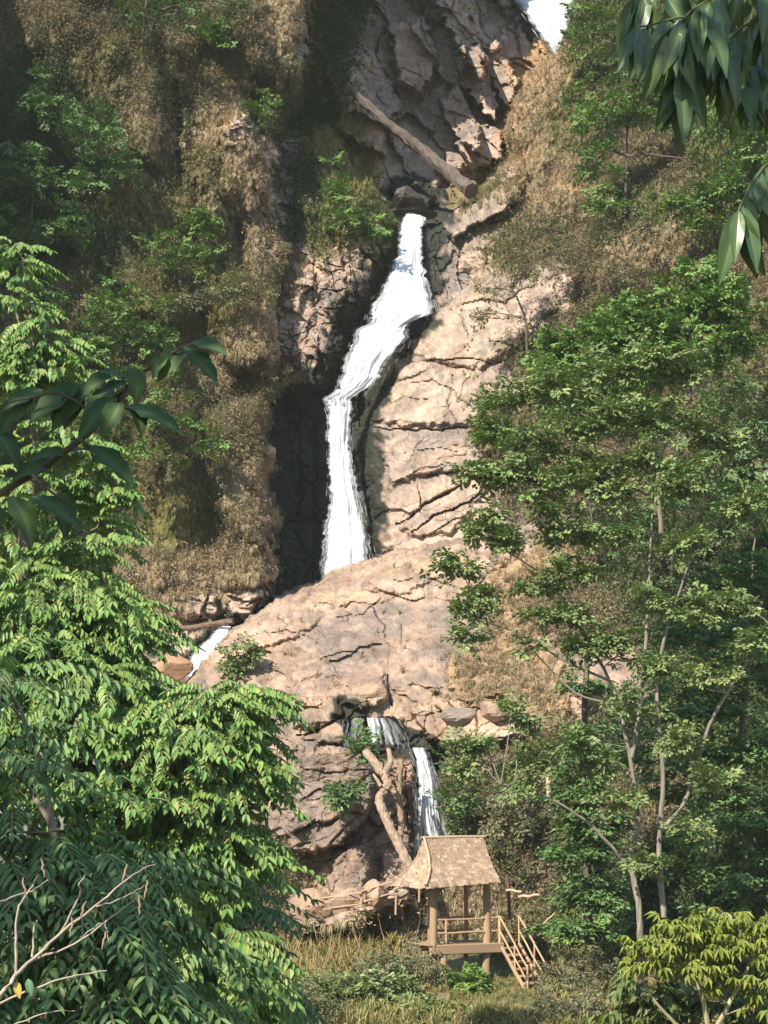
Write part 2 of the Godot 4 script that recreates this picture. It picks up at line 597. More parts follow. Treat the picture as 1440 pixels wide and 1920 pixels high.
func soil_col(px: float, py: float, q: Vector3) -> Color:
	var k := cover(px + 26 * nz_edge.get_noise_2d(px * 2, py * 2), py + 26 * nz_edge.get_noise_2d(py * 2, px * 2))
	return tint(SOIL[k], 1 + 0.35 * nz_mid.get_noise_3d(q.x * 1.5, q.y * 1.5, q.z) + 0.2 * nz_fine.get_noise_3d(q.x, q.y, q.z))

# granite: pinkish tan, grey weathering patches, rusty and yellow stains, wet algae beside the water with cliff shade painted in
const WET_SHADE := [[770, 405, 755, 500, 745, 570, 690, 620, 665, 700, 630, 745, 640, 850, 645, 1000, 645, 1110], [430, 1180, 395, 1215, 370, 1260], [650, 1335, 690, 1390, 760, 1395, 800, 1410, 815, 1480, 840, 1570], [985, -40, 1040, 80], [565, 770, 560, 900, 555, 1110]]  # last strip is the cleft: wet rock plus its painted shade
const WET_SHADE_R := [62.0, 26.0, 24.0, 40.0, 46.0]

func wet_shade(px: float, py: float) -> float:
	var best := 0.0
	for k in WET_SHADE.size():
		var l: Array = WET_SHADE[k]
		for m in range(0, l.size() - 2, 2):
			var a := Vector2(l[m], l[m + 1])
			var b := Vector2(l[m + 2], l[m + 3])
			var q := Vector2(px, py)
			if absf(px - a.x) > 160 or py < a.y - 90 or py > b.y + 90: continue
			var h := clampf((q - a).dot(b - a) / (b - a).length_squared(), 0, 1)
			best = maxf(best, 1.0 - q.distance_to(a.lerp(b, h)) / WET_SHADE_R[k] / 1.6)
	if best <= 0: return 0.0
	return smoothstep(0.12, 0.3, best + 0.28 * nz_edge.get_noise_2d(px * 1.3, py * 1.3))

func granite(px: float, py: float, q: Vector3, grey := 0.5, wet := true) -> Color:
	var c := Color(.365, .278, .22)
	c = c.lerp(Color(.215, .182, .163), smoothstep(-.08, .3, nz_mid.get_noise_3d(q.x * .42 + 9, q.y * .55, q.z * .3) + (grey - .5)))
	c = c.lerp(Color(.39, .29, .2), .7 * smoothstep(.1, .4, nz_mid.get_noise_3d(q.x * .3 - 40, q.y * .5, q.z * .3)))
	var st := nz_streak.get_noise_3d(q.x * 2.4, q.y * .35, q.z)
	c = c.lerp(Color(.12, .10, .09), .5 * smoothstep(.12, .42, st))
	c = c.lerp(Color(.26, .18, .135), .55 * smoothstep(.15, .4, nz_mid.get_noise_3d(q.x * .8 + 70, q.y * .8, q.z)))
	c = c.lerp(Color(.42, .34, .27), .6 * smoothstep(.25, .45, nz_mid.get_noise_3d(q.x * 1.1 - 20, q.y * 1.3, q.z)))
	c = c.lerp(Color(.2, .165, .145), .5 * smoothstep(.08, .4, nz_streak.get_noise_3d((q.x * .93 + q.y * .36) * .35, (q.y * .93 - q.x * .36) * 2.6, q.z * .3)))
	c = c.lerp(Color(.235, .2, .18), .55 * smoothstep(.5, .15, tone))
	c = tint(c, .74 + .5 * tone + .3 * nz_fine.get_noise_3d(q.x * 4.2, q.y * 4.2, q.z * 4) + .28 * nz_fine.get_noise_3d(q.x * 1.2, q.y * 1.2, q.z) + .25 * nz_mid.get_noise_3d(q.x * 2 + 5, q.y * 2, q.z))
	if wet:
		var w := wet_shade(px, py)
		if w > 0: c = c.lerp(tint(Color(.032, .033, .026), 1 + .6 * nz_mid.get_noise_3d(q.x * 2, q.y, q.z)), w)  # wet algae, taken near-black so the tone carries the cliff shade too
	return c

var gorge: Sheet
var left: Sheet
var rock: Sheet
var right: Sheet
var dome: Sheet

func build_cliffs() -> void:
	var slant := func(q: Vector3) -> Vector3:   # along the tilted slabs of the upper wall
		return Vector3(q.x * .88 + q.y * .47, (-q.x * .47 + q.y * .88), q.z)
	gorge = sheet("gorge_cliff", "dark tilted rock wall at the back of the gorge", [300, -400, 1200, -400, 1200, 1300, 300, 1300], [330, -300, 1160, 1200], 2.5,
		[300, 500, 640, 760, 900, 1150], [-300, 0, 200, 395, 425, 600, 735, 760, 1000, 1250],
		[[106, 108, 111, 112, 112, 110], [101, 103.5, 107.5, 110, 110, 109], [100.5, 102, 105.5, 108.4, 108.4, 106], [100, 101, 102.5, 104.5, 103.5, 101], [99, 98.5, 98, 97.5, 97, 96], [97, 97, 96, 95.5, 95, 95], [96, 95.5, 94.6, 94, 93.5, 93], [96, 96, 95, 94, 93, 93], [94, 94.5, 93.8, 92.8, 91.5, 91], [92, 92, 91.5, 90.5, 90, 89]],
		{"blur": 2, "features": [
			[[770, -60, 850, -60, 915, 110, 905, 160, 870, 120, 850, 80, 830, 40], 2.4, 8],
			[[845, 90, 905, 80, 935, 190, 930, 240, 870, 170], 2.6, 6],
			[[820, 190, 860, 150, 905, 250, 900, 290, 850, 260], 2.3, 6],
			[[900, 100, 930, 60, 975, 150, 960, 210, 930, 180], 2.4, 6],
			[[720, 40, 800, 20, 830, 120, 790, 190, 740, 150], 1.8, 10],
			[[600, 120, 700, 90, 760, 200, 720, 300, 640, 260], 1.8, 12],
			[[850, 270, 900, 230, 950, 240, 945, 300, 890, 320], 2.0, 7],
			[[720, 345, 790, 335, 830, 380, 800, 402, 740, 400], 1.5, 16],
			[[800, 320, 900, 300, 960, 300, 900, 380, 840, 400], -1.2, 20]],
		"cracks": [[[505, 880, 560, 870, 620, 880], 3, .4], [[560, 760, 565, 900, 555, 1100], 3, .4], [[520, 980, 600, 975], 3, .4], [[590, 780, 592, 980, 585, 1090], 3, .3]]},
		func(px: float, py: float, q: Vector3) -> float:
			if py < 425 + 20 * nz_edge.get_noise_2d(px * 2, py): return fractured(q, .5, 2.0, 4.4, 2.3, .6)
			return fractured(q, .1, 1.0, 2.2, .8),
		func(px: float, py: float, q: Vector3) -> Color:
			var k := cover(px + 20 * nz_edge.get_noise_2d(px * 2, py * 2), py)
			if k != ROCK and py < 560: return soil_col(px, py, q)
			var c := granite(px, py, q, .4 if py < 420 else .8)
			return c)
	rock = sheet("cliff", "fractured tan rock face left of the main fall", [440, 240, 600, 248, 630, 262, 665, 330, 700, 352, 742, 392, 750, 425, 738, 480, 702, 570, 657, 620, 634, 700, 612, 745, 576, 750, 545, 728, 505, 705, 440, 690], [420, 220, 780, 780], 2.0,
		[440, 560, 660, 760], [230, 330, 430, 520, 640, 750],
		[[101, 100.5, 100, 100], [98.5, 98, 97.6, 97.8], [95.6, 95.4, 95.2, 96], [94.4, 94, 93.9, 95], [93.7, 93.3, 93.3, 94], [93, 92.5, 92.4, 93.2]],
		{"round_px": 42, "round_m": 3.2, "rag": 7, "features": [
			[[560, 650, 600, 600, 625, 640, 618, 740, 580, 742, 555, 715], .6, 6], [[600, 470, 640, 450, 655, 560, 620, 600, 595, 560], .5, 6],
			[[640, 430, 700, 440, 720, 500, 680, 570, 650, 540], .7, 8], [[660, 365, 720, 380, 740, 420, 690, 440, 650, 410], .8, 8], [[520, 540, 590, 500, 596, 600, 545, 690, 515, 650], .35, 8]],
		"cracks": [[[598, 490, 640, 500, 665, 490], 3, .4], [[598, 540, 630, 548, 650, 540], 3, .4], [[600, 575, 640, 580], 3, .35], [[605, 610, 640, 604], 3, .3], [[640, 440, 655, 480, 660, 560], 3, .35], [[690, 440, 720, 450, 742, 440], 4, .5], [[525, 640, 570, 620, 590, 600], 3, .4]]},
		func(px: float, py: float, q: Vector3) -> float: return fractured(q, .35, .95, 1.5, 1.1),
		func(px: float, py: float, q: Vector3) -> Color:
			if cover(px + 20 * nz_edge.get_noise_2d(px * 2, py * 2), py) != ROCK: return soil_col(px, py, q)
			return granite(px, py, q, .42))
	left = sheet("hillside", "steep dry brush-covered cliff on the left", [-700, -900, 960, -900, 885, -500, 812, -300, 664, -70, 578, -8, 572, 150, 525, 250, 513, 330, 515, 410, 546, 460, 525, 545, 515, 600, 527, 680, 505, 715, 497, 835, 517, 862, 495, 905, 520, 955, 520, 1060, 512, 1120, 470, 1168, 425, 1192, 395, 1215, 350, 1250, 330, 1290, 200, 1600, -700, 1600], [-520, -640, 900, 1500], 2.6,  # outline above the frame leans out, added to shade the upper gorge
		[-500, 0, 250, 430, 520, 600], [-650, -300, 0, 200, 400, 600, 850, 1050, 1200, 1450],
		[[74, 97, 99.4, 100.2, 100.8, 101.8], [71.5, 94.3, 96.7, 97.5, 98.1, 99.1], [70.5, 92.3, 94.7, 95.5, 96.1, 97.1], [72, 90.8, 93.2, 94, 94.8, 95.8], [74.2, 89, 91.4, 92.2, 93.2, 94.2], [77, 86.8, 89.2, 90, 90.8, 91.8], [77, 84.8, 87.2, 88, 87.8, 88.7], [75.3, 83.1, 85.5, 86.3, 85.8, 86.7], [73, 80.8, 83.2, 84, 83.5, 84.4], [67, 74.8, 77.2, 78, 77.5, 78.4]],  # far-left column is an unseen spur pulled forward to shade the upper left
		{"round_px": 20, "round_m": 2.6, "rag": 13, "cut": 5, "features": [
			[[310, 1110, 400, 1105, 412, 1150, 330, 1165], .7, 7], [[412, 1118, 505, 1100, 500, 1145, 430, 1160], .8, 6], [[320, 1190, 400, 1180, 385, 1215, 340, 1245, 315, 1230], .7, 8],
			[[345, 330, 400, 190, 470, 200, 508, 270, 512, 400, 470, 420, 430, 380, 400, 470], 2.0, 34], [[170, 60, 300, 30, 330, 200, 305, 330, 220, 300], 1.8, 40], [[430, 0, 570, -10, 572, 150, 530, 170, 450, 110], 1.4, 26],
			[[315, 150, 345, 140, 350, 360, 325, 370], -1.6, 12], [[425, 405, 470, 400, 470, 470, 430, 480], -1.6, 12], [[400, 205, 430, 205, 425, 240, 402, 238], -1.2, 8], [[480, 90, 520, 160, 500, 210, 450, 190], -1.2, 16],
			[[390, 560, 450, 520, 515, 590, 525, 685, 440, 700, 390, 640], 1.9, 26], [[430, 690, 515, 688, 508, 760, 420, 755], -1.6, 14], [[230, 520, 390, 500, 380, 620, 260, 640], 1.2, 40],
			[[380, 770, 500, 730, 505, 900, 518, 1040, 470, 1050, 400, 960], 1.4, 30], [[250, 760, 370, 730, 380, 960, 300, 1010], 1.2, 40], [[270, 1050, 500, 1045, 505, 1100, 280, 1110], .8, 22]],
		"cracks": [[[395, 1110, 378, 1140, 372, 1170], 4, .7], [[415, 1120, 414, 1165], 4, .7], [[460, 1135, 500, 1118, 500, 1105], 4, .6], [[300, 1165, 360, 1168, 430, 1160], 3, .5], [[320, 1130, 385, 1125], 3, .3]]},
		func(px: float, py: float, q: Vector3) -> float:
			var rk := rockness(px, py)
			return lerpf(soil_disp(q) if rk < 1 else 0.0, fractured(q, .1, 1.6, 1.0, .9) if rk > 0 else 0.0, rk),
		func(px: float, py: float, q: Vector3) -> Color:
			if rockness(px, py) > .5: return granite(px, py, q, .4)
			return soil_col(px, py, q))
	right = sheet("hillside", "pale granite slab and brushy slope right of the main fall", [1085, -500, 1080, 20, 1042, 88, 990, 150, 957, 200, 945, 262, 962, 292, 925, 325, 882, 368, 818, 425, 812, 468, 838, 490, 832, 545, 872, 528, 806, 578, 772, 612, 768, 640, 730, 684, 700, 735, 670, 768, 662, 830, 668, 900, 684, 960, 694, 1050, 690, 1400, 2100, 1400, 2100, -500], [640, -300, 1960, 1320], 2.4,
		[650, 760, 880, 1000, 1150, 1440, 2000], [-300, 0, 200, 400, 600, 800, 1000, 1200, 1500],
		[[113, 112, 110, 108, 104, 96, 84], [108, 107, 106, 104, 100, 92, 80], [103, 102, 101, 99.5, 96, 88, 76], [98.5, 97.8, 97, 95, 91.5, 84, 73], [94.8, 93.6, 92.2, 90.5, 87, 79.5, 70], [91.8, 90.2, 88.5, 87, 83, 75.5, 67], [89, 87.5, 85.5, 83.5, 79.5, 72, 64], [86, 84, 82, 80, 76, 69, 62], [80, 78, 77, 75, 71, 65, 60]],
		{"round_px": 74, "round_m": 6.0, "rag": 6, "cut": 10, "features": [
			[[880, 520, 960, 470, 1090, 520, 1080, 640, 960, 660, 900, 700, 790, 678, 760, 668, 780, 620], .7, 14],
			[[700, 700, 760, 676, 880, 690, 940, 690, 930, 780, 880, 800, 760, 800, 690, 790], .45, 8],
			[[700, 815, 880, 806, 920, 850, 880, 880, 800, 890, 730, 910], .5, 8],
			[[745, 990, 800, 930, 900, 880, 960, 860, 900, 940, 850, 1000, 780, 1010], .5, 8],
			[[815, 432, 885, 368, 962, 292, 1000, 330, 960, 400, 900, 430, 850, 462], 1.7, 16]],
		"cracks": [[[700, 688, 800, 676, 870, 674, 960, 680], 2.4, .4], [[690, 800, 780, 806, 880, 800, 960, 830], 3, .5], [[745, 985, 800, 945, 860, 915, 900, 880], 4.4, .9], [[770, 1000, 830, 960, 880, 940, 920, 905], 3.4, .7], [[800, 890, 850, 885, 890, 870], 3, .5], [[770, 720, 810, 712, 850, 735, 890, 770], 2, .3], [[920, 640, 980, 655, 1060, 640], 2.2, .3], [[830, 480, 880, 430, 940, 400, 980, 370], 4, .7], [[850, 450, 900, 425, 950, 415], 3, .5], [[730, 910, 790, 880, 830, 870], 2.2, .3], [[700, 770, 760, 745, 800, 752], 1.8, .25], [[820, 560, 870, 600, 880, 660], 1.8, .22], [[760, 850, 810, 842, 870, 850], 1.8, .25], [[850, 700, 842, 760, 860, 800], 1.8, .22], [[790, 1010, 850, 975, 900, 960], 2.6, .4], [[870, 590, 940, 600, 1000, 590], 1.8, .22], [[900, 800, 950, 790, 990, 770], 3.4, .5]]},
		func(px: float, py: float, q: Vector3) -> float:
			var rk := rockness(px, py)
			return lerpf(soil_disp(q) if rk < 1 else 0.0, fractured(q, .36, 5.0, 2.6, .85, .35) if rk > 0 else 0.0, rk),
		func(px: float, py: float, q: Vector3) -> Color:
			if rockness(px, py) > .5:
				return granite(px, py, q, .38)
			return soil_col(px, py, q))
	dome = sheet("outcrop", "rounded brown granite dome above the lower cascade", [392, 1232, 430, 1190, 470, 1160, 522, 1126, 600, 1098, 640, 1074, 700, 1056, 742, 1036, 800, 1022, 900, 1002, 1000, 1012, 1150, 1060, 1400, 1100, 2100, 1150, 2100, 2100, 200, 2100, 250, 1380], [240, 980, 1960, 1980], 2.4,
		[300, 450, 600, 800, 1000, 1200, 1500, 1900], [1000, 1100, 1200, 1300, 1345, 1400, 1500, 1650, 1800, 1950],
		[[84, 84, 84, 83, 82, 79, 73, 68], [81, 81, 80.5, 79.5, 78.5, 76, 70, 66], [77, 77, 76.5, 76, 75, 72.5, 67.5, 63], [73.5, 73.5, 73, 72.5, 71.5, 69.5, 65.5, 61], [72, 72, 71.8, 71.5, 70.5, 68.5, 64.5, 60], [71, 71, 71, 71, 69.5, 67.5, 63.5, 59], [69.5, 70, 70.3, 70.5, 68.5, 66, 62, 58], [68, 68.5, 69, 69, 67, 64, 60.5, 57], [65, 65.5, 66, 65.5, 63.5, 61.5, 58.5, 56], [60, 60.5, 61, 61, 60, 58.5, 56.5, 55]],
		{"round_px": 30, "round_m": 2.4, "rag": 7, "features": [
			[[560, 1400, 620, 1396, 680, 1400, 712, 1440, 705, 1500, 690, 1540, 640, 1590, 590, 1606, 540, 1600, 540, 1450], 1.7, 12],
			[[640, 1470, 700, 1480, 700, 1530, 640, 1580, 630, 1520], .5, 10],
			[[690, 1395, 770, 1395, 790, 1420, 780, 1480, 740, 1480, 710, 1440], 1.0, 10],
			[[620, 1600, 690, 1560, 700, 1640, 680, 1690, 610, 1690], .9, 12], [[700, 1590, 760, 1580, 790, 1660, 720, 1680], .6, 12],
			[[600, 1350, 650, 1340, 655, 1395, 590, 1400], .6, 8], [[760, 1320, 860, 1300, 960, 1320, 990, 1380, 900, 1400, 840, 1410, 800, 1390], .9, 10],
			[[640, 1290, 720, 1262, 732, 1310, 690, 1335, 640, 1325], .7, 8], [[560, 1310, 640, 1300, 650, 1340, 600, 1365, 550, 1370], .6, 10],
			[[840, 1270, 920, 1265, 960, 1300, 880, 1320, 800, 1300], .5, 8],
			[[650, 1345, 760, 1345, 770, 1392, 650, 1392], -.7, 8], [[775, 1400, 840, 1405, 860, 1700, 760, 1700], -1.1, 14],
			[[535, 1690, 560, 1672, 640, 1674, 700, 1655, 770, 1635, 795, 1650, 775, 1700, 700, 1725, 640, 1745, 545, 1750], 2.3, 9],
			[[450, 1180, 560, 1130, 610, 1160, 560, 1200, 470, 1230], .4, 12], [[690, 1080, 760, 1050, 830, 1080, 760, 1120, 680, 1110], .35, 10]],
		"cracks": [[[728, 1265, 730, 1300, 735, 1325], 4, .6], [[560, 1380, 610, 1365, 645, 1340], 5, .8], [[800, 1340, 850, 1335, 900, 1330, 940, 1345], 3, .4], [[840, 1300, 850, 1330, 845, 1360], 3, .3], [[620, 1160, 680, 1150, 720, 1120], 2.6, .3], [[700, 1140, 720, 1170, 722, 1200], 2.6, .3], [[600, 1240, 640, 1225, 690, 1220], 2.6, .3], [[880, 1290, 900, 1330, 890, 1380], 2.8, .3], [[560, 1440, 620, 1450, 690, 1440], 2.6, .3], [[560, 1500, 600, 1480, 640, 1490], 3, .4], [[760, 1440, 765, 1560], 3, .4], [[800, 1390, 900, 1395, 960, 1380], 4, .6], [[480, 1190, 540, 1180, 580, 1195], 2.4, .25], [[740, 1090, 800, 1085, 850, 1100], 2.4, .25], [[850, 1120, 900, 1160, 930, 1200], 2.4, .25]]},
		func(px: float, py: float, q: Vector3) -> float:
			var rk := rockness(px, py)
			if rk > 0:
				var mixed := smoothstep(1250, 1330, py + 30 * nz_edge.get_noise_2d(px * 2, py * 2))
				var lo := fractured(q, .1, 2.4, 1.4, .95) if mixed > 0 else 0.0
				var lo_tone := tone
				var hi := fractured(q, -.3, 2.4, 1.4, .5, .45) if mixed < 1 else 0.0
				if mixed > .5: tone = lo_tone
				return lerpf(soil_disp(q) * .6 if rk < 1 else 0.0, lerpf(hi, lo, mixed), rk)
			return soil_disp(q) * .6,
		func(px: float, py: float, q: Vector3) -> Color:
			if rockness(px, py) > .5:
				var g := granite(px, py, q, .42 if py < 1330 else .6, py > 1300)
				return Color(g.r * 1.0, g.g * .93, g.b * .87)
			return soil_col(px, py, q))

# ---------------------------------------------------------------- the valley floor and the bank under the camera
func ground_y(x: float, z: float) -> float:
	var d := -z
	var xs := [-60, -4, 8, 25, 44, 52, 60, 66, 80, 160]
	var ys := [9.0, 4.6, 3.6, -3.0, -1.2, 0.0, 0.3, 1.0, 1.5, 2.0]
	var k := 0
	while k < xs.size() - 2 and d > xs[k + 1]: k += 1
	var t := clampf((d - xs[k]) / float(xs[k + 1] - xs[k]), 0, 1)
	var y := lerpf(ys[k], ys[k + 1], t * t * (3 - 2 * t))
	return y + 0.35 * nz_big.get_noise_2d(x * 3, z * 3) + 0.12 * nz_mid.get_noise_2d(x, z)

func build_ground() -> void:
	var b := MB.new()
	var xs := []
	var x := -260.0
	while x < 260: 
		xs.append(x)
		x += 0.45 if absf(x) < 22 else 8.0
	var zs := []
	var z := 120.0
	while z > -175:
		zs.append(z)
		z -= 0.5 if z < 5 and z > -70 else 6.0
	for zz in zs:
		for xx in xs:
			var y := ground_y(xx, zz)
			var q := Vector3(xx, y, zz)
			var c := Color(.17, .13, .08).lerp(Color(.10, .105, .05), smoothstep(-.1, .25, nz_mid.get_noise_2d(xx * .6, zz * .6)))
			b.v(q, tint(c, 1 + .3 * nz_fine.get_noise_2d(xx, zz)))
	for j in zs.size() - 1:
		for i in xs.size() - 1:
			var m := j * xs.size() + i
			b.quad(m, m + 1, m + xs.size() + 1, m + xs.size())
	tag(part("ground", b.mesh(mats.rock), self), "dry grassy valley floor and bank", "", "", "structure")

# ---------------------------------------------------------------- water
# rows: [left px, right px, py, depth]
func fall(called: String, label: String, rows: Array, strands: int, thin: float, sd: int) -> void:
	var b := MB.new()
	var n := rows.size()
	var pys := 2.0
	var y: float = rows[0][2]
	var prev := []
	var y_end: float = rows[n - 1][2]
	var cols := 60
	var off := sd * 31.7
	while y <= y_end:
		var k := 0
		while k < n - 2 and y > rows[k + 1][2]: k += 1
		var t: float = clampf((y - rows[k][2]) / (rows[k + 1][2] - rows[k][2]), 0, 1)
		var l: float = lerpf(rows[k][0], rows[k + 1][0], t)
		var wl: float = 8 * nz_edge.get_noise_2d(y * 3.3, off) + 3 * nz_edge.get_noise_2d(y * 14, off + 8)
		var rr: float = lerpf(rows[k][1], rows[k + 1][1], t)
		var wr: float = 8 * nz_edge.get_noise_2d(y * 3.3, off + 70) + 3 * nz_edge.get_noise_2d(y * 14, off + 90)
		var d: float = lerpf(rows[k][3], rows[k + 1][3], t)
		var q := []
		for i in cols + 1:
			var u := float(i) / cols
			var px := lerpf(l, rr, u) + wl * pow(1 - u, 7) + wr * pow(u, 7)
			var s := nz_streak.get_noise_3d(u * 9 + off, y * .02, off)
			var e := nz_streak.get_noise_3d(u * 30 + off + .5 * nz_edge.get_noise_2d(y * 2, u * 40), y * .011, off + 4)
			var bulge := sin(PI * u)
			var dd := d - (.3 * bulge + .2 * s + .07 * e) * minf(1, (rr - l) / 60)
			var rim := minf(u, 1 - u) + .09 * e + .07 * nz_streak.get_noise_2d(u * 40, y * .06 + off)
			var solid := clampf(1.25 - thin + 1.1 * e + .6 * s, 0, 1) * smoothstep(.0, .2 + .25 * thin, rim)
			q.append(b.v(W(px, y, dd), Color(.72, .76, .8, solid)))
		if not prev.is_empty():
			for i in cols:
				b.quad(prev[i], prev[i + 1], q[i + 1], q[i])
		prev = q
		y += pys
	var node := base(called, Vector3.ZERO, label, "")
	node.set_meta("kind", "structure")
	node.remove_meta("category")
	part("water_sheet", b.mesh(mats.water, true), node)
	# loose strands and spray at the margins
	var sb := MB.new()
	for k in strands:
		var yy := r(rows[0][2], y_end)
		var m := 0
		while m < n - 2 and yy > rows[m + 1][2]: m += 1
		var t: float = (yy - rows[m][2]) / (rows[m + 1][2] - rows[m][2])
		var l := lerpf(rows[m][0], rows[m + 1][0], t)
		var rr := lerpf(rows[m][1], rows[m + 1][1], t)
		var d := lerpf(rows[m][3], rows[m + 1][3], t)
		var u: float = (r(-.06, .14) if rng.randf() < .5 else r(.86, 1.08)) if rng.randf() < .7 else r(0, 1)
		var px := lerpf(l, rr, u)
		var len := r(6, 26)
		var w := r(.35, 1.1)
		var drift: float = (lerpf(rows[mini(m + 1, n - 1)][0], rows[mini(m + 1, n - 1)][1], u) - lerpf(rows[m][0], rows[m][1], u)) / (rows[mini(m + 1, n - 1)][2] - rows[m][2])
		drift = clampf(drift, -.7, .7)
		var dd := d - .6 - r(0, .4)
		var c := Color(.8, .84, .87, .4)
		var a := sb.v(W(px - w, yy, dd), c)
		var e := sb.v(W(px + w, yy, dd + .08), c)
		var f := sb.v(W(px + drift * len + w * .4, yy + len, dd - .15), c)
		var g := sb.v(W(px + drift * len - w * .4, yy + len, dd - .1), c)
		sb.quad(a, e, f, g)
	var o := part("strands", sb.mesh(mats.water), node)
	o.set_meta("kind", "stuff")

func build_water() -> void:
	fall("waterfall", "white main waterfall plunging down the middle of the gorge", [[764, 776, 398, 98], [752, 800, 408, 97.4], [750, 792, 425, 96.6], [744, 792, 470, 95.6], [733, 796, 500, 95.2], [712, 808, 545, 94.4], [694, 815, 572, 93.9], [690, 808, 590, 93.6], [694, 772, 606, 93.4], [662, 768, 618, 93.0], [658, 764, 640, 92.8], [642, 726, 680, 92.4], [637, 716, 706, 92.2], [632, 690, 728, 92.0], [604, 664, 746, 91.6], [612, 662, 770, 91.4], [613, 658, 830, 91.2], [614, 664, 880, 91.0], [616, 680, 940, 90.8], [606, 692, 1000, 90.5], [600, 697, 1050, 90.2], [598, 694, 1115, 89.8]], 200, .0, 1)
	fall("waterfall", "white upper fall entering the gorge at the top", [[940, 1100, -90, 112], [962, 1085, 0, 108.5], [985, 1075, 30, 107], [1005, 1068, 60, 105.5], [1025, 1060, 80, 104.4], [1040, 1054, 100, 103.4]], 90, .05, 2)
	fall("waterfall", "small white fall between the dome and the left ledge", [[414, 432, 1174, 80.6], [398, 428, 1190, 79.8], [380, 414, 1205, 79.0], [362, 408, 1225, 78.2], [350, 404, 1250, 77.4], [346, 402, 1285, 76.6]], 90, .05, 3)
	fall("waterfall", "thin cascade sliding over the dark upper lip of the lower fall", [[650, 742, 1346, 71.9], [648, 752, 1360, 71.6], [646, 760, 1378, 71.5], [648, 764, 1396, 71.3]], 60, 1.05, 4)
	fall("waterfall", "white lower fall dropping behind the thatched hut", [[766, 800, 1402, 70.6], [774, 808, 1425, 70.4], [778, 820, 1460, 70.3], [776, 830, 1500, 70.1], [778, 838, 1540, 69.9], [780, 846, 1580, 69.6], [782, 852, 1640, 69]], 160, .5, 5)
	var pool := MB.new()
	var ring := []
	var c := W(775, 402, 98.6)
	for k in 20:
		var a := TAU * k / 20
		ring.append(pool.v(c + Vector3(cos(a) * 1.3, 0, sin(a) * 1.2), Color(.05, .055, .05)))
	var mid := pool.v(c, Color(.05, .055, .05))
	for k in 20: pool.tri(mid, ring[k], ring[(k + 1) % 20])
	tag(part("pool", pool.mesh(mats.water), self), "dark pool brimming above the main fall", "", "", "structure")

# ---------------------------------------------------------------- logs and loose stones
func log_thing(called: String, label: String, pts: Array, r0: float, r1: float, col: Color, stubs: Array, sides := 12) -> Node3D:
	var o := base(called, pts[0], label, "log")
	var q := bent(pts, 9, r0 * .1)
	for k in q.size(): q[k] -= o.position
	var b := MB.new()
	tube(b, q, taper(q.size(), r0, r1), col, sides + 4, .13, .35)
	part("trunk", b.mesh(mats.wood), o)
	for s in stubs:
		var sp := bent(s[0], 4, .02)
		for k in sp.size(): sp[k] -= o.position
		var sb := MB.new()
		tube(sb, sp, taper(sp.size(), s[1], s[1] * .5), col, 8, .1, .2)
		part("limb", sb.mesh(mats.wood, true), o)
	return o

func build_logs_and_stones() -> void:
	log_thing("fallen_log", "long grey fallen trunk lying across the dark gorge wall", [W(650, 160, 100.6), W(720, 226, 100.4), W(790, 280, 100.2), W(850, 330, 99.4), W(884, 358, 98.4)], .2, .42, Color(.115, .095, .08), [[[W(700, 208, 100.4), W(685, 202, 100.2), W(672, 190, 100)], .1]])
	log_thing("dead_tree", "pale twisted dead trunk leaning down past the lower fall", [W(686, 1408, 67), W(710, 1440, 66.5), W(727, 1470, 66.2), W(712, 1498, 66), W(722, 1530, 65.6), W(745, 1580, 65.2), W(772, 1632, 64.6)], .14, .16, Color(.31, .225, .165), [[[W(718, 1455, 66.4), W(732, 1430, 66.8), W(728, 1405, 67.4)], .14], [[W(716, 1475, 66.2), W(700, 1452, 66.6)], .08]])
	log_thing("fallen_log", "thin dark log bridging the gap above the small left fall", [W(296, 1176, 80.5), W(350, 1178, 80.4), W(400, 1170, 80.2), W(437, 1165, 80)], .1, .12, Color(.15, .11, .08), [])
	log_thing("dead_tree", "thin straight dead stem standing in the lower fall", [W(752, 1425, 68.6), W(748, 1480, 68.4), W(752, 1540, 68.2), W(750, 1570, 68)], .11, .1, Color(.27, .19, .13), [])
	var list := [
		["orange sunlit boulder at the foot of the small left fall", 322, 1256, 76, 1.0, .55, .8, Color(.46, .28, .17)],
		["dark wet boulder sitting in the upper plunge pool", 765, 380, 101, 1.7, .8, 1.0, Color(.13, .11, .1)], ["pink rounded boulder poking out of the left cliff rim", 500, 852, 88.9, .55, .55, .55, Color(.5, .35, .28)],
		["brown wet boulder left of the upper pool lip", 694, 396, 97, 1.0, .7, .8, Color(.38, .27, .2)],
		["tan boulder at the left end of the stone ledge", 585, 1704, 65.8, .95, .75, .7, Color(.42, .29, .2)],
		["flat pale stone in the middle of the ledge path", 650, 1692, 65.5, .8, .5, .5, Color(.5, .35, .26)],
		["broad pale stone lying on the ledge path beside the railing", 706, 1676, 65.3, .8, .5, .5, Color(.47, .34, .25)],
		["rounded tan block perched above the lower cascade lip", 690, 1303, 72.4, .8, .5, .6, Color(.46, .32, .22)],
		["grey cracked block right of the lower cascade", 860, 1348, 70.6, 1.0, .55, .7, Color(.31, .25, .21)],
		["pink boulder on the rock shelf below the grassy hollow", 930, 1333, 70, .8, .5, .6, Color(.45, .31, .24)],
		["pale boulder showing between the trunks on the right", 1115, 1290, 69.4, .9, .7, .6, Color(.46, .32, .24)],
	]
	var k := 0
	for s in list:
		var o := part("boulder", stone(s[4], s[5], s[6], s[7], 40 + k * 7, 14), self)
		o.position = W(s[1], s[2], s[3])
		o.rotation.y = k * 1.3
		tag(o, s[0], "boulder", "loose boulders")
		k += 1

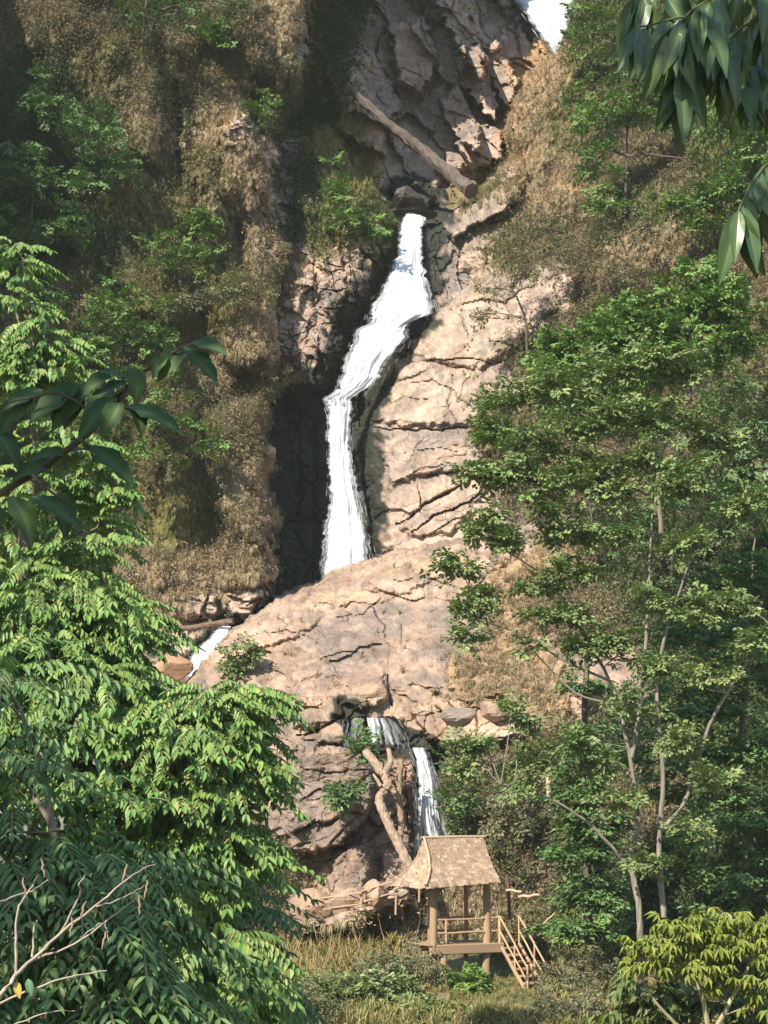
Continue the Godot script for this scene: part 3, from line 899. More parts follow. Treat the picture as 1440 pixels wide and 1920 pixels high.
# ---------------------------------------------------------------- hut, railing, poles
func box_mesh(sx: float, sy: float, sz: float, col: Color, mott := .12) -> ArrayMesh:
	# a hewn beam centred on its middle, edges chamfered, tone varying along it
	var b := MB.new()
	var ch := minf(minf(sx, sy), sz) * .16
	var along := 0 if sx >= sy and sx >= sz else (1 if sy >= sz else 2)
	var len: float = [sx, sy, sz][along]
	var u: float = [sy, sx, sx][along] * .5
	var w: float = [sz, sz, sy][along] * .5
	var prof := [Vector2(-u, -w + ch), Vector2(-u, w - ch), Vector2(-u + ch, w), Vector2(u - ch, w), Vector2(u, w - ch), Vector2(u, -w + ch), Vector2(u - ch, -w), Vector2(-u + ch, -w)]
	var prev := []
	for k in 5:
		var t := (k / 4.0 - .5) * len
		var q := []
		for p in prof:
			var g: Vector2 = p * r(.95, 1.03)
			var at: Vector3 = [Vector3(t, g.x, g.y), Vector3(g.x, t, g.y), Vector3(g.x, g.y, t)][along]
			q.append(b.v(at, tint(col, r(1 - mott, 1 + mott))))
		if k > 0:
			for j in 8: b.quad(prev[j], prev[(j + 1) % 8], q[(j + 1) % 8], q[j])
		else:
			for j in range(1, 7): b.tri(q[0], q[j], q[j + 1])
		prev = q
	for j in range(1, 7): b.tri(prev[0], prev[j + 1], prev[j])
	return b.mesh(mats.wood)

func pole(called: String, parent: Node, a: Vector3, b: Vector3, r0: float, r1: float, col: Color, wob := .01) -> MeshInstance3D:
	var m := MB.new()
	var p := [Vector3.ZERO, (b - a) * .25 + rdir() * wob, (b - a) * .5 + rdir() * wob, (b - a) * .75 + rdir() * wob, b - a]
	tube(m, p, taper(5, r0, r1), col, 9, .06, .16)
	return part(called, m.mesh(mats.wood, true), parent, Transform3D(Basis(), a))

func build_hut() -> void:
	var yaw := deg_to_rad(25.0)
	var at := W(812, 1838, 60.0)
	var h := base("thatched_hut", at, "small stilt hut with a shingled roof, railing and front stairs", "hut")
	h.rotation.y = yaw
	# local: x right along the front, z towards the viewer, y up; front posts at z = 0
	var wood := Color(.34, .235, .155)
	var wide := 1.86
	var deep := 1.2
	var floor_y := .98
	var top := 3.02
	for x in [0.0, wide]:
		pole("post", h, Vector3(x, -.5, 0), Vector3(x + .02, top, 0), .14, .12, wood, .025)
		pole("post", h, Vector3(.5 if x == 0.0 else wide - .1, -.5, -deep), Vector3(.5 if x == 0.0 else wide - .1, top, -deep), .08, .07, wood, .012)
	pole("post", h, Vector3(.3, -.5, .1), Vector3(.3, floor_y - .12, .1), .13, .12, wood, .01)
	part("beam", box_mesh(2.5, .3, .16, wood), h, Transform3D(Basis(), Vector3(1.1, floor_y - .06, .16)))
	part("beam", box_mesh(2.2, .16, .12, wood), h, Transform3D(Basis(), Vector3(.95, floor_y - .1, -deep + .1)))
	for k in 11:
		part("floor_board", box_mesh(2.3, .035, .15, jit(wood, .1)), h, Transform3D(Basis(), Vector3(1.05, floor_y + .055, .14 - k * .168)))
	# rails
	for y in [.42, .82]:
		pole("rail", h, Vector3(.05, floor_y + y, .06), Vector3(2.28, floor_y + y + .03, .06), .032, .03, Color(.44, .3, .19), .012)
		pole("rail", h, Vector3(.5, floor_y + y, -deep), Vector3(2.0, floor_y + y, -deep), .032, .03, wood, .012)
		pole("rail", h, Vector3(0, floor_y + y, 0), Vector3(.5, floor_y + y, -deep), .032, .03, wood, .012)
	for x in [.42, 2.27]:
		pole("baluster", h, Vector3(x, floor_y, .07), Vector3(x, floor_y + .86, .07), .035, .032, Color(.44, .3, .19))
	pole("baluster", h, Vector3(1.2, floor_y, -deep), Vector3(1.2, floor_y + .84, -deep), .035, .032, wood)
	# stairs, down towards the viewer from the right end of the floor
	var sx := 2.62
	var run := 1.75
	var rise := 1.35
	for k in 7:
		var t := (k + .4) / 7.0
		part("step", box_mesh(.62, .06, .26, jit(Color(.36, .25, .16), .12)), h, Transform3D(Basis(), Vector3(sx, floor_y - t * rise, .15 + t * run)))
		if k < 6: part("riser", box_mesh(.58, .14, .03, jit(Color(.25, .17, .11), .12)), h, Transform3D(Basis(), Vector3(sx, floor_y - t * rise - .1, .15 + t * run - .1)))
	for s in [-1, 1]:
		var x: float = sx + s * .34
		var a := Vector3(x, floor_y + .02, .1)
		var e := Vector3(x, floor_y - rise, .1 + run)
		pole("stringer", h, a, e, .06, .06, wood, .01)
		for up in [.42, .86]:
			pole("handrail", h, a + Vector3(0, up, 0), e + Vector3(0, up - .06, 0), .03, .028, Color(.44, .3, .19), .015)
		for t in [0.0, .55, 1.0]:
			var f := a.lerp(e, t)
			pole("baluster", h, f - Vector3(0, .1, 0), f + Vector3(0, .9, 0), .033, .03, Color(.43, .29, .185))
	pole("rail", h, Vector3(sx + .34, floor_y + .86, .1), Vector3(sx + .34, floor_y + .86, -deep), .03, .03, wood)
	# roof: hipped, flaring at the eaves; rows of short split-wood shingles on rafters
	var ridge_y := 4.26
	var rz := -deep * .5
	var front := [[-.55, 2.84, .62], [-.2, 3.24, .22], [-.04, 3.7, -.18], [.0, 4.26, rz]]     # left edge of the front slope: x, y, z from eave to ridge
	var frontr := [[2.0, 3.0, .62], [2.02, 3.32, .22], [2.04, 3.74, -.18], [2.08, 4.3, rz]]
	var slope := func(e: Array, t: float) -> Vector3:
		var f := t * 3.0
		var k := mini(2, int(f))
		var a := Vector3(e[k][0], e[k][1], e[k][2])
		return a.lerp(Vector3(e[k + 1][0], e[k + 1][1], e[k + 1][2]), f - k)
	var mirror := func(q: Vector3) -> Vector3: return Vector3(q.x, q.y, 2 * rz - q.z)
	var tones := []
	for k in 6:
		tones.append(box_mesh(.15, .22, .026, [Color(.34, .245, .17), Color(.29, .21, .15), Color(.37, .275, .195), Color(.26, .185, .135), Color(.33, .23, .155), Color(.42, .325, .235)][k], .25))
	var side_l := [[-1.05, 2.86, rz], [-.58, 3.18, rz], [-.22, 3.64, rz], [-.02, 4.22, rz]]
	var planes := [[front, frontr, false, 15], [frontr, front, true, 15], [side_l, front, false, 5], [side_l, front, true, 5]]
	for pl in planes:
		var rows := 15
		for j in rows:
			var t := (j + .35) / rows
			var a: Vector3 = slope.call(pl[0], t)
			var e: Vector3 = slope.call(pl[1], t)
			var a2: Vector3 = slope.call(pl[0], minf(1.0, t + .05))
			if pl[2]:
				a = mirror.call(a); e = mirror.call(e); a2 = mirror.call(a2)
			var n: int = maxi(1, int(a.distance_to(e) / .125))
			for i in n:
				var q := a.lerp(e, (i + .5 + r(-.1, .1)) / n)
				var run_dir := (e - a).normalized()
				var up_dir := (a2 - a).normalized() if t < .95 else Vector3(0, .8, -.6 if not pl[2] else .6)
				up_dir = (up_dir - run_dir * up_dir.dot(run_dir)).normalized()
				var out := run_dir.cross(up_dir)
				var bs := Basis(run_dir, up_dir, out).rotated(out, r(-.2, .2)).rotated(run_dir, r(-.06, .16) + .12)
				part("shingle", tones[rng.randi() % 6], h, Transform3D(bs.scaled(Vector3(r(.85, 1.1), r(.9, 1.15), 1)), q + Vector3(0, r(-.015, .02), 0)))
		if pl[3] == 15:
			for i in 5:
				var u := (i + .3) / 4.6
				var ra: Vector3 = slope.call(pl[0], .02).lerp(slope.call(pl[1], .02), u)
				var rb: Vector3 = slope.call(pl[0], 1.0).lerp(slope.call(pl[1], 1.0), u)
				if pl[2]:
					ra = mirror.call(ra); rb = mirror.call(rb)
				var rm: Vector3 = slope.call(pl[0], .45).lerp(slope.call(pl[1], .45), u)
				if pl[2]: rm = mirror.call(rm)
				var mb := MB.new()
				var sag := Vector3(0, -.07, 0)
				tube(mb, [ra + sag, rm + sag, rb + sag], [.04, .04, .04], wood, 7)
				part("rafter", mb.mesh(mats.wood, true), h)
	for z in [0.0, -deep]:
		pole("roof_beam", h, Vector3(-.3, top - .02, z), Vector3(2.25, top + .04, z), .07, .07, wood)
	pole("ridge_pole", h, Vector3(-.12, ridge_y + .03, rz), Vector3(2.16, ridge_y + .05, rz), .05, .05, Color(.42, .31, .2))
	var hipb := MB.new()
	var hp := []
	for k in 9: hp.append(slope.call(front, k / 8.0) + Vector3(-.01, .05, .03))
	tube(hipb, hp, taper(9, .045, .04), Color(.44, .32, .21), 8)
	part("hip_pole", hipb.mesh(mats.wood, true), h)

	# railing along the ledge path behind the hut
	var rl := base("bamboo_railing", W(562, 1700, 64.2), "rough pole railing climbing the stone ledge left of the hut", "railing")
	var o := rl.position
	var pts := [W(606, 1722, 65.4), W(683, 1712, 65), W(742, 1692, 64.4), W(786, 1668, 63.6)]
	for k in 4:
		pole("post", rl, pts[k] - o - Vector3(0, .4, 0), pts[k] - o + Vector3(.02, .72 + .06 * k, 0), .04, .035, Color(.38, .27, .18))
	for up in [.3, .66]:
		for k in 3:
			pole("rail", rl, pts[k] - o + Vector3(-.1, up + .05 * k, .05), pts[k + 1] - o + Vector3(.1, up + .05 * k + .03, .05), .03, .028, Color(.42, .3, .2))
	var steps := [["lowest pale stone step of the ledge path", 655, 1716, 65.25], ["second pale stone step of the ledge path", 688, 1704, 65.25], ["third pale stone step of the ledge path", 716, 1692, 65.25], ["topmost pale stone step of the ledge path beside the roof", 742, 1678, 65.25]]
	for s in steps:
		var m := part("stone_step", stone(.5, .2, .36, Color(.5, .38, .3), 300 + int(s[1]), 10), self)
		m.position = W(s[1], s[2], s[3])
		m.rotation = Vector3(.03, .2, .12)
		tag(m, s[0], "step", "stone steps on the ledge path")
	# weathered poles lying in the brush to the right of the hut
	var list := [["pale broken pole lying level beside the hut roof eave", 938, 1668, 978, 1672, 60.6, .05], ["short split pole under the longer one by the hut", 972, 1682, 1012, 1678, 60.4, .05], ["thin bleached stick leaning in the brush right of the stairs", 1018, 1734, 1040, 1712, 59, .035], ["dark crooked pole propped behind the hut stairs", 950, 1640, 958, 1740, 61.4, .06], ["pale bamboo stub standing above the brush right of the roof", 1030, 1450, 1028, 1500, 62, .1]]
	for s in list:
		var a := W(s[1], s[2], s[5])
		var g := base("weathered_pole", a, s[0], "pole", "poles lying near the hut")
		pole("shaft", g, Vector3.ZERO, W(s[3], s[4], s[5] - .2) - a, s[6], s[6] * .8, Color(.46, .34, .24) if s[0].find("dark") < 0 else Color(.12, .09, .07), .02)

# ---------------------------------------------------------------- plants: shared small meshes
var tuft_m: ArrayMesh
var hang_m: ArrayMesh
var clump_m: ArrayMesh
var twig_m: ArrayMesh
var W1 := Color(1, 1, 1)

func make_small_plants() -> void:
	var b := MB.new()                    # upright grass tuft, about 0.8 m
	for k in 16:
		var a := r(0, TAU)
		var o := Vector3(cos(a), 0, sin(a))
		var hh := r(.4, .95)
		var m := o * r(.08, .22) + Vector3(0, hh * .62, 0)
		var tip := o * r(.2, .55) + Vector3(0, hh * r(.75, 1.0), 0)
		var s := Vector3(-o.z, 0, o.x) * r(.012, .022)
		var c := tint(W1, r(.7, 1.25))
		var i := b.v(o * .03 - s, c); var j := b.v(o * .03 + s, c); var q := b.v(m + s, c); var e := b.v(m - s, c); var t := b.v(tip, c)
		b.quad(i, j, q, e); b.tri(e, q, t)
	tuft_m = b.mesh(mats.dry)
	b = MB.new()                         # hanging tuft: springs out of a wall (+Z) and falls
	for k in 20:
		var o := Vector3(r(-.6, .6), r(-.2, .5), 1).normalized()
		var l := r(.25, .7)
		var m := o * l * .45 + Vector3(0, .02, 0)
		var tip := o * l * .6 + Vector3(r(-.1, .1), -l * r(.4, .95), 0)
		var s := Vector3(1, r(-.3, .3), 0) * r(.013, .026)
		var c := tint(W1, r(.65, 1.25))
		var i := b.v(-s, c); var j := b.v(s, c); var q := b.v(m + s, c); var e := b.v(m - s, c); var t := b.v(tip, c)
		b.quad(i, j, q, e); b.tri(e, q, t)
	hang_m = b.mesh(mats.dry)
	b = MB.new()                         # leafy clump, about 0.9 m across
	for k in 34:
		var d := rdir()
		d.y = absf(d.y) * .8 - .1
		var at := d * r(.12, .42)
		leaf(b, at, (d + Vector3(0, -.3, 0) + rdir() * .5).normalized(), (Vector3.UP + d * .6 + rdir() * .4).normalized(), r(.13, .24), r(.07, .12), tint(W1, r(.7, 1.25)), .2)
	clump_m = b.mesh(mats.leaf)
	b = MB.new()                         # dry twigs with a few curled leaves
	for k in 9:
		var d := (rdir() + Vector3(0, .6, .5)).normalized()
		var l := r(.4, .8)
		var s := d.cross(Vector3(.3, .5, .8)).normalized() * .012
		var c := tint(Color(.8, .75, .7), r(.6, 1.3))
		var e := d * l + Vector3(0, -.1, 0)
		b.tri(b.v(-s, c), b.v(s, c), b.v(e, c))
		for m in 3:
			var f := r(.3, 1)
			leaf(b, e * f, (rdir() + d * .5 - Vector3(0, .4, 0)).normalized(), rdir(), r(.1, .2), r(.05, .09), tint(W1, r(.7, 1.3)), .3)
	twig_m = b.mesh(mats.dry)

func sprinkle(s: Sheet, box: Array, n: int, pots: Dictionary, smin: float, smax: float, only = null) -> void:
	for k in n:
		var px := r(box[0], box[2])
		var py := r(box[1], box[3])
		var q := surf(s, px, py)
		if q == Vector3.INF: continue
		var kind := cover(px + rng.randfn(0, 16), py + rng.randfn(0, 16))
		if kind == ROCK and rng.randf() > .02: continue
		if only != null and not only.call(px, py): continue
		var nn := surf_normal(s, px, py)
		if nn.z < 0: nn = -nn
		var sc := r(smin, smax) * (.65 if s == dome and py < 1660 and kind in [DRY, ROCK] else 1.0)
		var steep := nn.y < .62
		var col: Color
		var pot: String
		var u := rng.randf()
		match kind:
			DRY, ROCK:
				col = jit(Color(.39, .31, .205).lerp(Color(.31, .255, .155), rng.randf()), .2)
				pot = ("hang" if steep else "tuft") if u < .6 else ("twig" if u < .85 else "clump")
			OLIVE:
				col = jit(Color(.24, .205, .11).lerp(Color(.15, .155, .07), rng.randf()), .2)
				pot = ("hang" if steep else "tuft") if u < .45 else ("clump" if u < .75 else "twig")
			GREEN:
				col = jit(Color(.105, .16, .05).lerp(Color(.17, .19, .07), rng.randf()), .2)
				pot = "clump" if u < .75 else "hang"
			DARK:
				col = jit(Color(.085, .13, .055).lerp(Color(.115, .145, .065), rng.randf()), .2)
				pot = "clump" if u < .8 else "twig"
			TWIG:
				col = jit(Color(.265, .215, .135).lerp(Color(.165, .155, .085), rng.randf()), .22)
				pot = "twig" if u < .5 else ("hang" if u < .65 else "clump")
			_:
				col = jit(Color(.3, .265, .11).lerp(Color(.21, .22, .075), rng.randf()), .18)
				pot = ("hang" if steep else "tuft") if u < .8 else "clump"
		var bs: Basis
		if pot == "hang": bs = frame(Vector3(nn.x, 0, maxf(nn.z, .2)).rotated(Vector3.UP, r(-.5, .5)))
		elif pot == "tuft": bs = Basis(Vector3.UP, r(0, TAU))
		else: bs = frame(nn + rdir() * .3, Vector3.UP if nn.y < .95 else Vector3.RIGHT) * Basis(Vector3.BACK, r(0, TAU)) if pot == "twig" else frame(Vector3(nn.x, 0, nn.z + .1).rotated(Vector3.UP, r(-1, 1)))
		pots[pot][0].append(Transform3D(bs.scaled(Vector3.ONE * sc), q + nn * .02))
		pots[pot][1].append(col)

func pots_new() -> Dictionary:
	return {"tuft": [[], []], "hang": [[], []], "clump": [[], []], "twig": [[], []]}

func pour(pots: Dictionary, where: String) -> void:
	var names := {"tuft": ["dry_grass", "tufts of dry grass "], "hang": ["hanging_grass", "dry grass hanging down "], "clump": ["ground_cover", "low leafy plants "], "twig": ["dry_brush", "tangled dry twigs and leaves "]}
	var ms := {"tuft": tuft_m, "hang": hang_m, "clump": clump_m, "twig": twig_m}
	for k in pots:
		if pots[k][0].is_empty(): continue
		tag(copies(names[k][0], ms[k], pots[k][0], pots[k][1], self), names[k][1] + where, "grass" if k in ["tuft", "hang"] else "plants")

func build_cover() -> void:
	make_small_plants()
	var none = null
	var p := pots_new()
	sprinkle(left, [-500, -280, 560, 1300], 130000, p, .28, .75, none)
	pour(p, "over the left cliff")
	p = pots_new()
	sprinkle(gorge, [480, -280, 700, 480], 5000, p, .7, 1.3, none)
	sprinkle(rock, [440, 230, 760, 560], 2500, p, .5, 1.0, none)
	pour(p, "in the shaded gorge")
	p = pots_new()
	sprinkle(right, [860, -280, 1940, 1300], 100000, p, .28, .75, none)
	pour(p, "over the right slope")
	p = pots_new()
	sprinkle(dome, [400, 1030, 1900, 1940], 34000, p, .4, .95, none)
	pour(p, "around the granite dome and the hut")
	# valley floor in front of the hut
	p = pots_new()
	for k in 19000:
		var x := r(-15, 15)
		var z := -r(44, 67)
		var q := Vector3(x, ground_y(x, z), z)
		var s := pix(q)
		var kind := cover(s.x + rng.randfn(0, 25), minf(s.y, 1900) + rng.randfn(0, 25))
		var u := rng.randf()
		var pot := "tuft"
		var col := jit(Color(.34, .28, .125).lerp(Color(.2, .215, .075), rng.randf()), .2)
		if kind in [DARK, GREEN]:
			pot = "clump" if u < .7 else "tuft"; col = jit(Color(.075, .11, .035), .25)
		elif kind == TWIG: pot = "twig" if u < .6 else "tuft"
		elif kind == OLIVE: pot = "clump" if u < .4 else ("twig" if u < .6 else "tuft")
		else: pot = "tuft" if u < .5 else ("twig" if u < .72 else "clump")
		var under := absf(s.x - 900) < 140 and z < -58.6 and s.y < 1836
		var low := .22 if under else .42 if s.x > 790 and s.x < 1030 and z < -53 else 1.0
		p[pot][0].append(Transform3D(Basis(Vector3.UP, r(0, TAU)).scaled(Vector3.ONE * r(.5, 1.0) * low), q)); p[pot][1].append(col)
	pour(p, "on the valley floor")

# ---------------------------------------------------------------- trees
func frond(l: float, pairs: int, ll: float, lw: float, hang: float, arch: float, cols: Array, sd: int) -> ArrayMesh:
	# a compound leaf along +Z: arching stalk with paired leaflets
	rng.seed = sd
	var b := MB.new()
	var prev := Vector3.ZERO
	for k in pairs:
		var t := (k + 1.0) / pairs
		var at := Vector3(r(-.01, .01), -arch * l * t * t + .06 * l * sin(PI * t), l * t)
		var fwd := (at - prev).normalized()
		for s in [-1.0, 1.0]:
			var c: Color = cols[rng.randi() % cols.size()]
			var d := Vector3(s * (1 - .35 * hang), -hang + r(-.15, .15), .45 + r(-.12, .12)).normalized()
			round_leaf(b, at, d, (Vector3(0, 1, 0) + Vector3(-s * .2, 0, .25) + rdir() * .25 + Vector3(s * hang * .8, 0, 0)).normalized(), ll * r(.8, 1.15) * (1 - .25 * t), lw * r(.85, 1.15), jit(c, .12), .18)
		var sw := Vector3(.006, 0, 0) * (1 + l)
		b.quad(b.v(prev - sw, Color(.12, .13, .05)), b.v(prev + sw, Color(.12, .13, .05)), b.v(at + sw, Color(.12, .13, .05)), b.v(at - sw, Color(.12, .13, .05)))
		prev = at
	round_leaf(b, prev, Vector3(0, -hang * .6, 1).normalized(), Vector3.UP, ll, lw, cols[0], .18)
	return b.mesh(mats.leaf)

func spray(l: float, n: int, ll: float, lw: float, cols: Array, sd: int, flat := .25) -> ArrayMesh:
	# a flat leafy twig along +Z with side twigs
	rng.seed = sd
	var b := MB.new()
	for k in n:
		var t := r(.1, 1)
		var s := r(-1, 1)
		var at := Vector3(s * l * .45 * sin(PI * clampf(t, .15, .9)), r(-.5, .5) * flat * l * .3 - .12 * l * t * t, t * l)
		round_leaf(b, at, Vector3(s + r(-.5, .5), r(-.35, .15), .7 + r(-.5, .5)).normalized(), (Vector3.UP + rdir() * .45).normalized(), ll * r(.7, 1.2), lw * r(.8, 1.2), jit(cols[rng.randi() % cols.size()], .15), .12)
	var c := Color(.16, .12, .08)
	b.tri(b.v(Vector3(-.012, 0, 0), c), b.v(Vector3(.012, 0, 0), c), b.v(Vector3(0, -.12 * l, l), c))
	for s in [-1.0, 1.0]:
		b.tri(b.v(Vector3(0, 0, l * .25), c), b.v(Vector3(.012, 0, l * .28), c), b.v(Vector3(s * l * .4, -.04 * l, l * .7), c))
	return b.mesh(mats.leaf)

# blobs: [px, py, depth, rx m, ry m, rz m, number]
func tree(called: String, label: String, category: String, group: String, foot: Vector3, trunks: Array, blobs: Array, leaves: Array, o := {}) -> Node3D:
	var n := base(called, foot, label, category, group)
	var bark: Color = o.get("bark", Color(.22, .17, .125))
	var limbs := []
	for t in trunks:                     # [points, r0, r1]
		var q := bent(t[0], 5, t[1] * .18)
		for k in q.size(): q[k] -= foot
		var b := MB.new()
		tube(b, q, taper(q.size(), t[1], t[2]), bark, 9, .12, .35)
		part("trunk" if limbs.is_empty() else "branch", b.mesh(mats.wood, true), n)
		limbs.append(q)
	var all := []
	var tw := MB.new()
	for bl in blobs:
		var c := W(bl[0], bl[1], bl[2]) - foot
		# a limb from the nearest trunk point into the blob
		if o.get("limbs", true):
			var best := 1e9
			var near := c - Vector3(0, 1, 0)
			for q in limbs:
				for e in q:
					var dist: float = (e - c).length() + (2.0 if e.y > c.y else 0.0)
					if dist < best:
						best = dist; near = e
			var mid := near.lerp(c, .5) + Vector3(0, .12 * near.distance_to(c), 0) + rdir() * .1
			var bq := bent([near, mid, c], 4, .03)
			tube(tw, bq, taper(bq.size(), o.get("limb_r", .05), .015), bark, 6, .1, .3)
			for k in o.get("twigs", 4):
				var e := c + rdir() * Vector3(bl[3], bl[4], bl[5]) * .8
				tube(tw, [mid.lerp(c, r(.2, 1)), c.lerp(e, .5) + rdir() * .08, e], [.02, .014, .006], bark, 5, .1, .3)
		var cl: int = o.get("clump", 1)
		var hub := Vector3.ZERO
		for k in int(bl[6] * o.get("many", 1.0)):
			var d := rdir()
			if d.y < -.3: d.y *= .4
			var rad := pow(rng.randf(), o.get("fill", .4))
			var at := c + d * rad * Vector3(bl[3], bl[4], bl[5])
			if cl > 1:
				if k % cl == 0: hub = c + d * rad * Vector3(bl[3], bl[4] * 1.9, bl[5])
				at = hub + rdir() * .1
			var out := Vector3(d.x, 0, d.z + o.get("face", .25)) + rdir() * .5
			var tilt: float = o.get("tilt", .2)
			out.y = o.get("lift", -.05) + r(-tilt, tilt)
			var bs := frame(out, (Vector3.UP + rdir() * tilt).normalized()).scaled(Vector3.ONE * r(.75, 1.25) * o.get("size", 1.0))
			all.append([Transform3D(bs, at), at.z - .15 * at.y + r(-.3, .3)])
	if not tw.p.is_empty(): part("twigs", tw.mesh(mats.wood, true), n).set_meta("kind", "stuff")
	var singles: int = o.get("singles", 0)
	all.sort_custom(func(a, b): return a[1] > b[1])
	var rest := []
	for k in leaves.size(): rest.append([[], []])
	for k in all.size():
		var w := rng.randi() % leaves.size()
		if k < singles: part("leaf_spray", leaves[w], n, all[k][0])
		else:
			rest[w][0].append(all[k][0])
			rest[w][1].append(tint(W1, r(.8, 1.2)))
	for w in leaves.size():
		if not rest[w][0].is_empty(): copies("crown", leaves[w], rest[w][0], rest[w][1], n)
	return n

func foot_on(s: Sheet, px: float, py: float) -> Vector3:
	var q := surf(s, px, py)
	return q if q != Vector3.INF else W(px, py, 80)

func build_trees() -> void:
	var bright := [Color(.15, .26, .068), Color(.2, .29, .08), Color(.115, .22, .058), Color(.24, .3, .09)]
	var deep := [Color(.125, .215, .075), Color(.15, .23, .085), Color(.11, .195, .07)]
	var airy := [Color(.195, .26, .10), Color(.235, .285, .11), Color(.16, .23, .09)]
	var lime := [Color(.2, .235, .045), Color(.17, .22, .045), Color(.24, .25, .06)]
	var dull := [Color(.18, .185, .1), Color(.21, .195, .115), Color(.145, .165, .085)]
	var f_bright := [frond(.85, 9, .26, .085, .75, .3, bright, 1), frond(.72, 8, .27, .088, .85, .35, bright, 2), frond(.95, 10, .25, .08, .7, .25, bright, 3), frond(.6, 6, .2, .085, .6, .2, bright + [Color(.26, .3, .1)], 41), frond(.8, 8, .22, .075, .9, .45, bright, 42)]
	var f_small := [frond(.58, 8, .17, .065, .75, .3, bright, 21), frond(.5, 7, .18, .068, .85, .35, bright, 22)]
	var f_deep := [frond(1.0, 9, .26, .07, .55, .3, deep, 4), frond(1.15, 10, .25, .065, .6, .35, deep, 5)]
	var s_airy := [spray(.8, 26, .21, .115, airy, 6, .5), spray(.65, 22, .22, .12, airy, 7, .5), spray(.9, 30, .2, .11, airy, 8, .5)]
	var s_green := [spray(.7, 32, .19, .12, bright, 9, .8), spray(.8, 34, .18, .12, bright, 10, .8)]
	var s_dull := [spray(.7, 20, .15, .07, dull, 11, .6), spray(.8, 22, .14, .07, dull, 12, .6)]
	var s_deep := [spray(.8, 30, .2, .11, deep, 13, .9), spray(.7, 26, .2, .1, deep, 14, .9)]
	rng.seed = 555
	# --- left foreground
	var g := "leafy trees in the left foreground"
	tree("leafy_tree", "large bright green tree with drooping paired leaflets filling the lower left", "tree", g, Vector3(-7.2, -2.5, -35), [
		[[Vector3(-7.2, -2.9, -35), W(120, 1700, 35), W(150, 1450, 35.2), W(140, 1250, 35.4), W(150, 1120, 35.6)], .2, .05],
		[[W(130, 1600, 35), W(260, 1450, 34.6), W(400, 1360, 34.4), W(470, 1310, 34.2)], .1, .03],
		[[W(140, 1700, 35), W(280, 1620, 34.4), W(420, 1540, 34.2), W(500, 1500, 34)], .09, .03]],
		[[150, 1130, 35.5, 1.0, .7, 1.0, 70], [40, 1130, 35, .9, .8, 1.0, 60], [210, 1190, 35.2, .6, .6, .9, 46], [80, 1230, 34.6, 1.1, .7, 1.0, 80], [190, 1280, 34.4, .8, .6, 1.0, 66], [250, 1170, 35.4, .3, .4, .5, 14],
		[0, 1330, 34.4, 1.0, .8, 1.0, 70], [130, 1360, 34, 1.2, .8, 1.0, 90], [280, 1360, 34, .9, .5, .9, 64], [390, 1320, 34.2, .75, .35, .7, 52], [465, 1310, 34.2, .35, .3, .5, 26], [435, 1380, 34.2, .5, .45, .7, 40], [350, 1400, 33.8, .95, .6, .9, 70],
		[60, 1470, 33.8, 1.2, .8, 1, 80], [220, 1470, 33.6, 1.2, .7, 1, 85], [320, 1490, 33.6, .95, .6, .9, 70], [420, 1460, 33.8, .55, .5, .7, 48], [465, 1440, 34, .3, .35, .5, 20], [380, 1560, 33.8, .7, .5, .8, 50], [470, 1615, 34, .35, .15, .4, 12], [330, 1590, 33.8, 1.1, .6, .9, 60], [200, 1580, 34.2, 1.1, .6, .9, 55], [350, 1650, 34.2, .7, .5, .7, 40]],
		f_bright, {"singles": 300, "bark": Color(.16, .12, .085), "limb_r": .04, "twigs": 3, "many": 1.6, "size": .88, "tilt": .3})
	tree("leafy_tree", "bright green tree with hanging leaflets behind the dark branch at left", "tree", g, Vector3(-8.2, -2.4, -36), [
		[[Vector3(-8.2, -2.9, -36), W(20, 1200, 36), W(60, 900, 36), W(70, 700, 36.2)], .2, .05]],
		[[20, 560, 36.6, .7, .8, .8, 70], [70, 650, 36.4, .8, .65, .8, 75], [110, 690, 36.2, .6, .6, .7, 55], [10, 720, 36, .8, .7, .8, 70], [120, 830, 36, .8, .6, .7, 66], [60, 930, 36, .8, .8, .8, 70], [190, 920, 36.2, .5, .6, .6, 50], [170, 1010, 36, .65, .65, .7, 56], [30, 480, 37, .5, .3, .6, 26], [40, 1050, 36, .8, .6, .8, 50]],
		f_small, {"singles": 260, "bark": Color(.2, .17, .13), "twigs": 3})
	tree("feathery_tree", "dark green feathery-leaved tree in shade at the bottom left corner", "tree", g, Vector3(-4.6, -1.5, -24), [
		[[Vector3(-4.6, -2.2, -24), W(110, 1900, 24), W(120, 1700, 24), W(100, 1560, 24)], .12, .04]],
		[[60, 1560, 24.5, .7, .5, .7, 36], [180, 1620, 24.5, .7, .45, .7, 36], [100, 1700, 24.2, .8, .5, .7, 46], [230, 1740, 24.2, .6, .5, .7, 34], [60, 1830, 24, .8, .5, .7, 46], [180, 1850, 24, .8, .5, .7, 46], [10, 1930, 24, .8, .5, .7, 34], [300, 1890, 24.4, .6, .4, .6, 26], [-30, 1420, 24.5, .7, .6, .7, 34], [-20, 1640, 24.2, .6, .5, .7, 30], [0, 1270, 25, .45, .5, .6, 20]],
		f_deep, {"singles": 200, "bark": Color(.2, .17, .13), "twigs": 3})
	tree("leafy_shrub", "young bright green shrub below the big left tree", "shrub", g, Vector3(-3.4, -2.5, -31), [
		[[Vector3(-3.4, -3, -31), W(370, 1950, 31), W(390, 1800, 31)], .06, .02]],
		[[340, 1780, 31, .7, .3, .6, 34], [410, 1770, 31, .6, .35, .6, 34], [440, 1830, 31, .5, .35, .6, 26], [300, 1840, 31, .5, .3, .5, 20], [380, 1880, 30.8, .8, .35, .6, 34], [450, 1895, 31, .5, .35, .5, 28], [280, 1900, 31, .5, .3, .5, 20]],
		f_bright, {"singles": 160, "twigs": 3})
